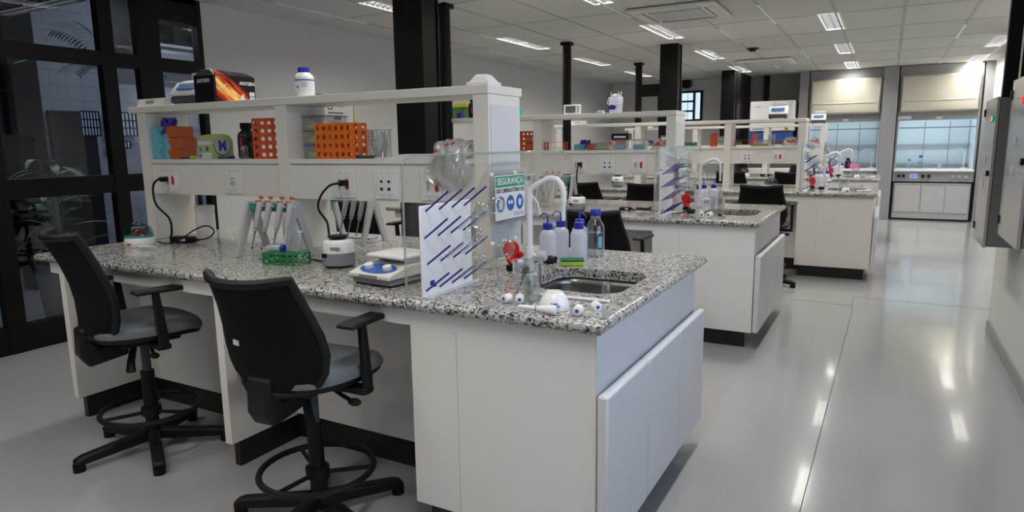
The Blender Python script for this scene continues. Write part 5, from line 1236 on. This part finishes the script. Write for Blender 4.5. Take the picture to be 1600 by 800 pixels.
# second bench shelf and worktop
dy = 2.867
place(name_card, (-3.80, 2.505+dy, ZT), 'white folded KASVI name card at the left end of the second shelf', 'name cards')
place(card_box, (-3.66, 2.66+dy, ZT), 'dark green carton behind the second bench name card', rz=.1, args=(.19, .11, .11, 'dgreen', None))
place(card_box, (-3.60, 2.66+dy, ZT+.111), 'pale yellow carton on top of the dark green carton', args=(.14, .10, .04, 'yellow', None))
place(black_bottle, (-3.44, 2.60+dy, ZT), 'black bottle right of the green carton on the second top shelf', s=.95, args=(True,))
place(card_box, (-3.52, 2.50+dy, ZT), 'small purple carton right of the second name card', args=(.05, .05, .05, 'indigo', None))
place(card_box, (-3.60, 2.60+dy, ZB), 'green perforated carton on the second lower shelf, left bay', args=(.22, .10, .10, 'dgreen', 'lime'))
place(card_box, (-2.94, 2.60+dy, ZT), 'slim teal carton standing on the second top shelf', args=(.03, .06, .075, 'teal', None))
place(thermostat, (-2.385, 2.52+dy, ZT), 'white digital timer with a grey screen on the second top shelf', rz=radians(12))
place(bucket, (-2.02, 2.60+dy, ZT), 'translucent bucket stuffed with plastic ware on the second top shelf', s=.95)
place(card_box, (-2.12, 2.52+dy, ZT), 'small blue and white carton left of the bucket', args=(.05, .04, .022, 'paper', 'blue_pl'))
place(tube_rack, (-2.90, 2.49+dy, ZB), 'orange perforated rack left of the post on the second shelf', 'tall perforated tube racks', args=(.15, .075, .17, 4, 4, 'dorange', 1))
place(storage_box, (-2.812, 2.64+dy, ZB), 'clear lidded box right of the orange rack, second shelf', 'clear lidded boxes', s=.8)
place(storage_box, (-2.812, 2.64+dy, ZB+.058), 'clear lidded box stacked on another, second shelf left bay', 'clear lidded boxes', s=.8)
place(frame_rack, (-2.64, 2.49+dy, ZB), 'open orange tube rack beside the middle post, second shelf', 'open orange tube racks', s=1.0)
place(glove_box, (-2.30, 2.62+dy, ZB), 'blue glove box with a purple glove on the second shelf', 'blue glove boxes', s=.8, args=(True,))
place(storage_box, (-2.14, 2.63+dy, ZB), 'clear lidded box right of the second shelf glove box', 'clear lidded boxes', s=.85)
place(container, (-1.955, 2.55+dy, ZB), 'clear tub with blue contents under the black box, second shelf', 'clear tubs', s=.9)
place(card_box, (-1.955, 2.57+dy, ZB+.0865), 'black carton with a white label on top of the clear tub', args=(.15, .09, .05, 'bottle_black', 'paper'))
place(container, (-1.80, 2.58+dy, ZB), 'clear tub right of the black-topped one, second shelf', 'clear tubs', s=.9)
place(crumpled, (-1.60, 2.53+dy, ZB), 'grey plastic bag at the right end of the second lower shelf', args=(3, .15, .14, .09))
place(pip_stand, (-2.80, 2.28+dy, ZW), 'teal-railed pipette stand on the second bench', 'pipette stands')
place(pip_stand, (-2.42, 2.28+dy, ZW), 'teal-railed pipette stand beside the vortex mixer on the second bench', 'pipette stands')
for k in range(6):
    r = place(pipette, (-2.90+.055*k if k < 3 else -2.53+.055*(k-3), 2.205+dy, ZW+.045), ['first', 'second', 'third', 'fourth', 'fifth', 'sixth'][k]+' pipette from the left on the second bench stands', 'pipettes on the second bench'); r.rotation_euler = (radians(-10), radians(8), 0)
place(vortex, (-2.16, 2.12+dy, ZW), 'vortex mixer behind the clear bottle on the second bench', 'vortex mixers', s=.9)
cord('black_cable', [(-2.275, 2.452+dy, 1.262), (-2.275, 2.40+dy, 1.255), (-2.28, 2.38+dy, 1.18), (-2.27, 2.36+dy, 1.05), (-2.24, 2.3+dy, .93), (-2.22, 2.24+dy, .91)], .006, 'black cord hanging from the second bench outlet', True)
cord('coiled_cable', [(-1.72, 2.20+dy, .906), (-1.66, 2.16+dy, .92), (-1.60, 2.18+dy, .915), (-1.58, 2.24+dy, .93), (-1.64, 2.26+dy, .918), (-1.70, 2.22+dy, .925), (-1.64, 2.17+dy, .93), (-1.58, 2.2+dy, .912), (-1.55, 2.27+dy, .906)], .005, 'coiled black cable on the second bench left of its drying rack')
place(adapter, (-1.80, 2.25+dy, ZW), 'white-labelled black adapter beside the coiled cable on the second bench', s=.7, rz=.2)
P1 = wet_zone(1, False)
place(beaker, P1(-1.05, 2.12), 'upturned-looking tall glass beaker on the second bench by its sink', args=(.05, .135, False))
place(small_vial, P1(-1.16, 2.02), 'small clear vial before the second bench wash bottles', s=1.2)
for k, (x, y) in enumerate(((-1.12, 1.93), (-1.07, 1.92))): place(crucible, P1(x, y), 'white crucible with a blue dot on the second bench front, '+['left', 'right'][k], 'blue-dotted crucibles', rz=radians(15-30*k), s=1.1)
place(brush, P1(-1.0, 2.03), 'round black brush head before the second bench beaker', rz=2.2, s=.5)
place(beaker, P1(-1.24, 3.02), 'white measuring beaker behind the second bench wash bottles', args=(.045, .12, True))
# third and farthest benches
for bi in (2, 3):
    b = B[bi]; N = PN[bi]; dy = b['yf']-1.813; Pn = wet_zone(bi, False)
    place(beaker, Pn(-1.03, 2.05), f'wide glass beaker on the {N} bench front', args=(.05, .135, False))
    place(beaker, Pn(-.93, 2.02), f'low glass dish right of the wide beaker, {N} bench', args=(.045, .06, False))
    place(small_vial, Pn(-.86, 2.08), f'clear vial beside the {N} bench sink', s=1.1)
    place(mortar, Pn(-1.0, 1.92), f'white porcelain mortar upside down on the {N} bench', rz=.2, s=.8)
    place(pestle, Pn(-.90, 1.93), f'white pestle on the {N} bench front edge', rz=.4)
    place(name_card, (-3.6, 2.505+dy, ZT), f'white folded KASVI name card on the {N} shelf', 'name cards')
    place(dry_bath, (-1.12 if bi == 2 else -.93, 2.6+dy, ZT), f'block heater with a blue panel on the {N} top shelf', 'block heaters', rz=radians(4), s=1.0)
    place(glove_box, (-3.55, 2.62+dy, ZB), f'blue glove box with a purple glove on the {N} shelf', 'blue glove boxes', args=(True,), s=.9)
    place(glove_box, (-3.28, 2.62+dy, ZB), f'plain blue glove box on the {N} shelf', 'blue glove boxes', args=(False,), s=.9)
    place(tube_rack, (-3.05, 2.49+dy, ZB), f'orange perforated rack left on the {N} shelf', 'tall perforated tube racks', rz=radians(60), args=(.15, .075, .17, 4, 4, 'dorange', 1))
    for k in range(2): place(storage_box, (-2.40, 2.62+dy, ZB+.0725*k), f'{["lower", "upper"][k]} clear lidded box of the pair on the {N} shelf', 'clear lidded boxes')
    place(low_rack, (-2.25, 2.54+dy, ZB), f'low green tube rack on the {N} lower shelf', 'low green racks')
    place(tube_rack, (-1.86, 2.49+dy, ZB), f'narrow orange perforated rack in the middle of the {N} shelf', 'tall perforated tube racks', args=(.07, .06, .16, 2, 4, 'dorange', 1))
    place(frame_rack, (-1.90, 2.40+dy+.05, ZB) if False else (-1.58, 2.50+dy, ZB), f'open orange tube rack on the {N} lower shelf', 'open orange tube racks')
    place(storage_box, (-1.30, 2.63+dy, ZB), f'clear lidded box in the right bay of the {N} shelf', 'clear lidded boxes')
    place(beaker, (-1.17, 2.52+dy, ZB), f'glass beaker in the right bay of the {N} shelf', args=(.04, .13, False))
    place(crumpled, (-.98, 2.53+dy, ZB), f'crumpled bag with red print on the {N} lower shelf', args=(6, .16, .12, .10))
    place(mini_centrifuge, (-1.10 if bi == 2 else -1.9, 2.15+dy, ZW), f'mini centrifuge with a domed lid on the {N} bench', 'mini centrifuges')
    place(adapter, (-1.25 if bi == 2 else -1.6, 2.2+dy, ZW), f'black power adapter on the {N} bench')
    place(card_box, (-2.05, 2.2+dy, ZW), f'flat white carton with teal label on the {N} worktop', args=(.16, .09, .03, 'paper', 'teal'))
    place(card_box, (-2.22, 2.15+dy, ZW), f'small red carton on the {N} worktop', args=(.06, .05, .03, 'red', None))
    place(cyl_jar, (-2.6, 2.2+dy, ZW), f'glass measuring cylinder on the {N} worktop')
    place(vortex, (-2.9, 2.15+dy, ZW), f'vortex mixer on the {N} bench left half', 'vortex mixers')
place(lab_bottle, (.38, HY+.35, .901), 'blue-capped bottle inside the right fume hood, left one', 'bottles in the right fume hood', s=.8)
place(lab_bottle, (.56, HY+.45, .901), 'taller blue-capped bottle inside the right fume hood', 'bottles in the right fume hood', s=1.1)
place(beaker, (.86, HY+.4, .901), 'small beaker inside the right fume hood', args=(.045, .10, True))
place(open_tray, (.92+.15, HY+.2, .901), 'white tray inside the right fume hood', s=.6) if False else None
r = place(black_bottle, (-.62, HY+.3, .901), 'dark-topped bottle inside the left fume hood', args=(True,))
solo(G().lathe([(.09, 0), (.095, .01), (.095, .07), (.09, .08)], (-.50, HY+.3, .901), 24).build('pink_tub', 'pinkliq'), 'tub', 'pink tub inside the left fume hood')
# poster on the left wall
def poster():
    r = thing('poster', 'poster'); G().box(0, .002, -.30, .30, -.42, .42).build('sheet', 'paper', r)
    G().prism([(-.27, .42), (-.30, .42), (-.30, -.42), (-.285, -.42)], .002, .004, 'YZ').prism([(-.30, .42), (-.20, .42), (-.26, -.1), (-.30, -.1)], .004, .005, 'YZ').build('green_band', 'ink_green', r)
    G().prism([(.27, .42), (.28, .42), (.30, -.42), (.22, -.42)], .002, .004, 'YZ').build('yellow_band', 'lime', r)
    g = G(); 
    for a, b, c, d in ((-.14, -.07, .33, .34), (-.14, -.07, .26, .27), (-.14, -.13, .27, .33), (-.08, -.07, .27, .33)): g.box(.002, .004, a, b, c, d)
    g.build('square_logo', 'ink', r)
    text('LabHub', .06, (.003, .05, .31), RIGHT, 'ink', r, 'lettering') if False else G().box(.002, .004, -.05, .10, .295, .315).build('logo_line', 'ink', r)
    G().box(.002, .004, -.14, .10, .22, .232).build('rule', 'ink', r)
    for z in (.12, .08): G().box(.002, .004, -.14, .05, z, z+.018).build('text_line', 'grey_pl', r)
    return r
place(poster, (XL+.002, 5.70, 1.58), 'white poster with green and yellow bands on the left wall')
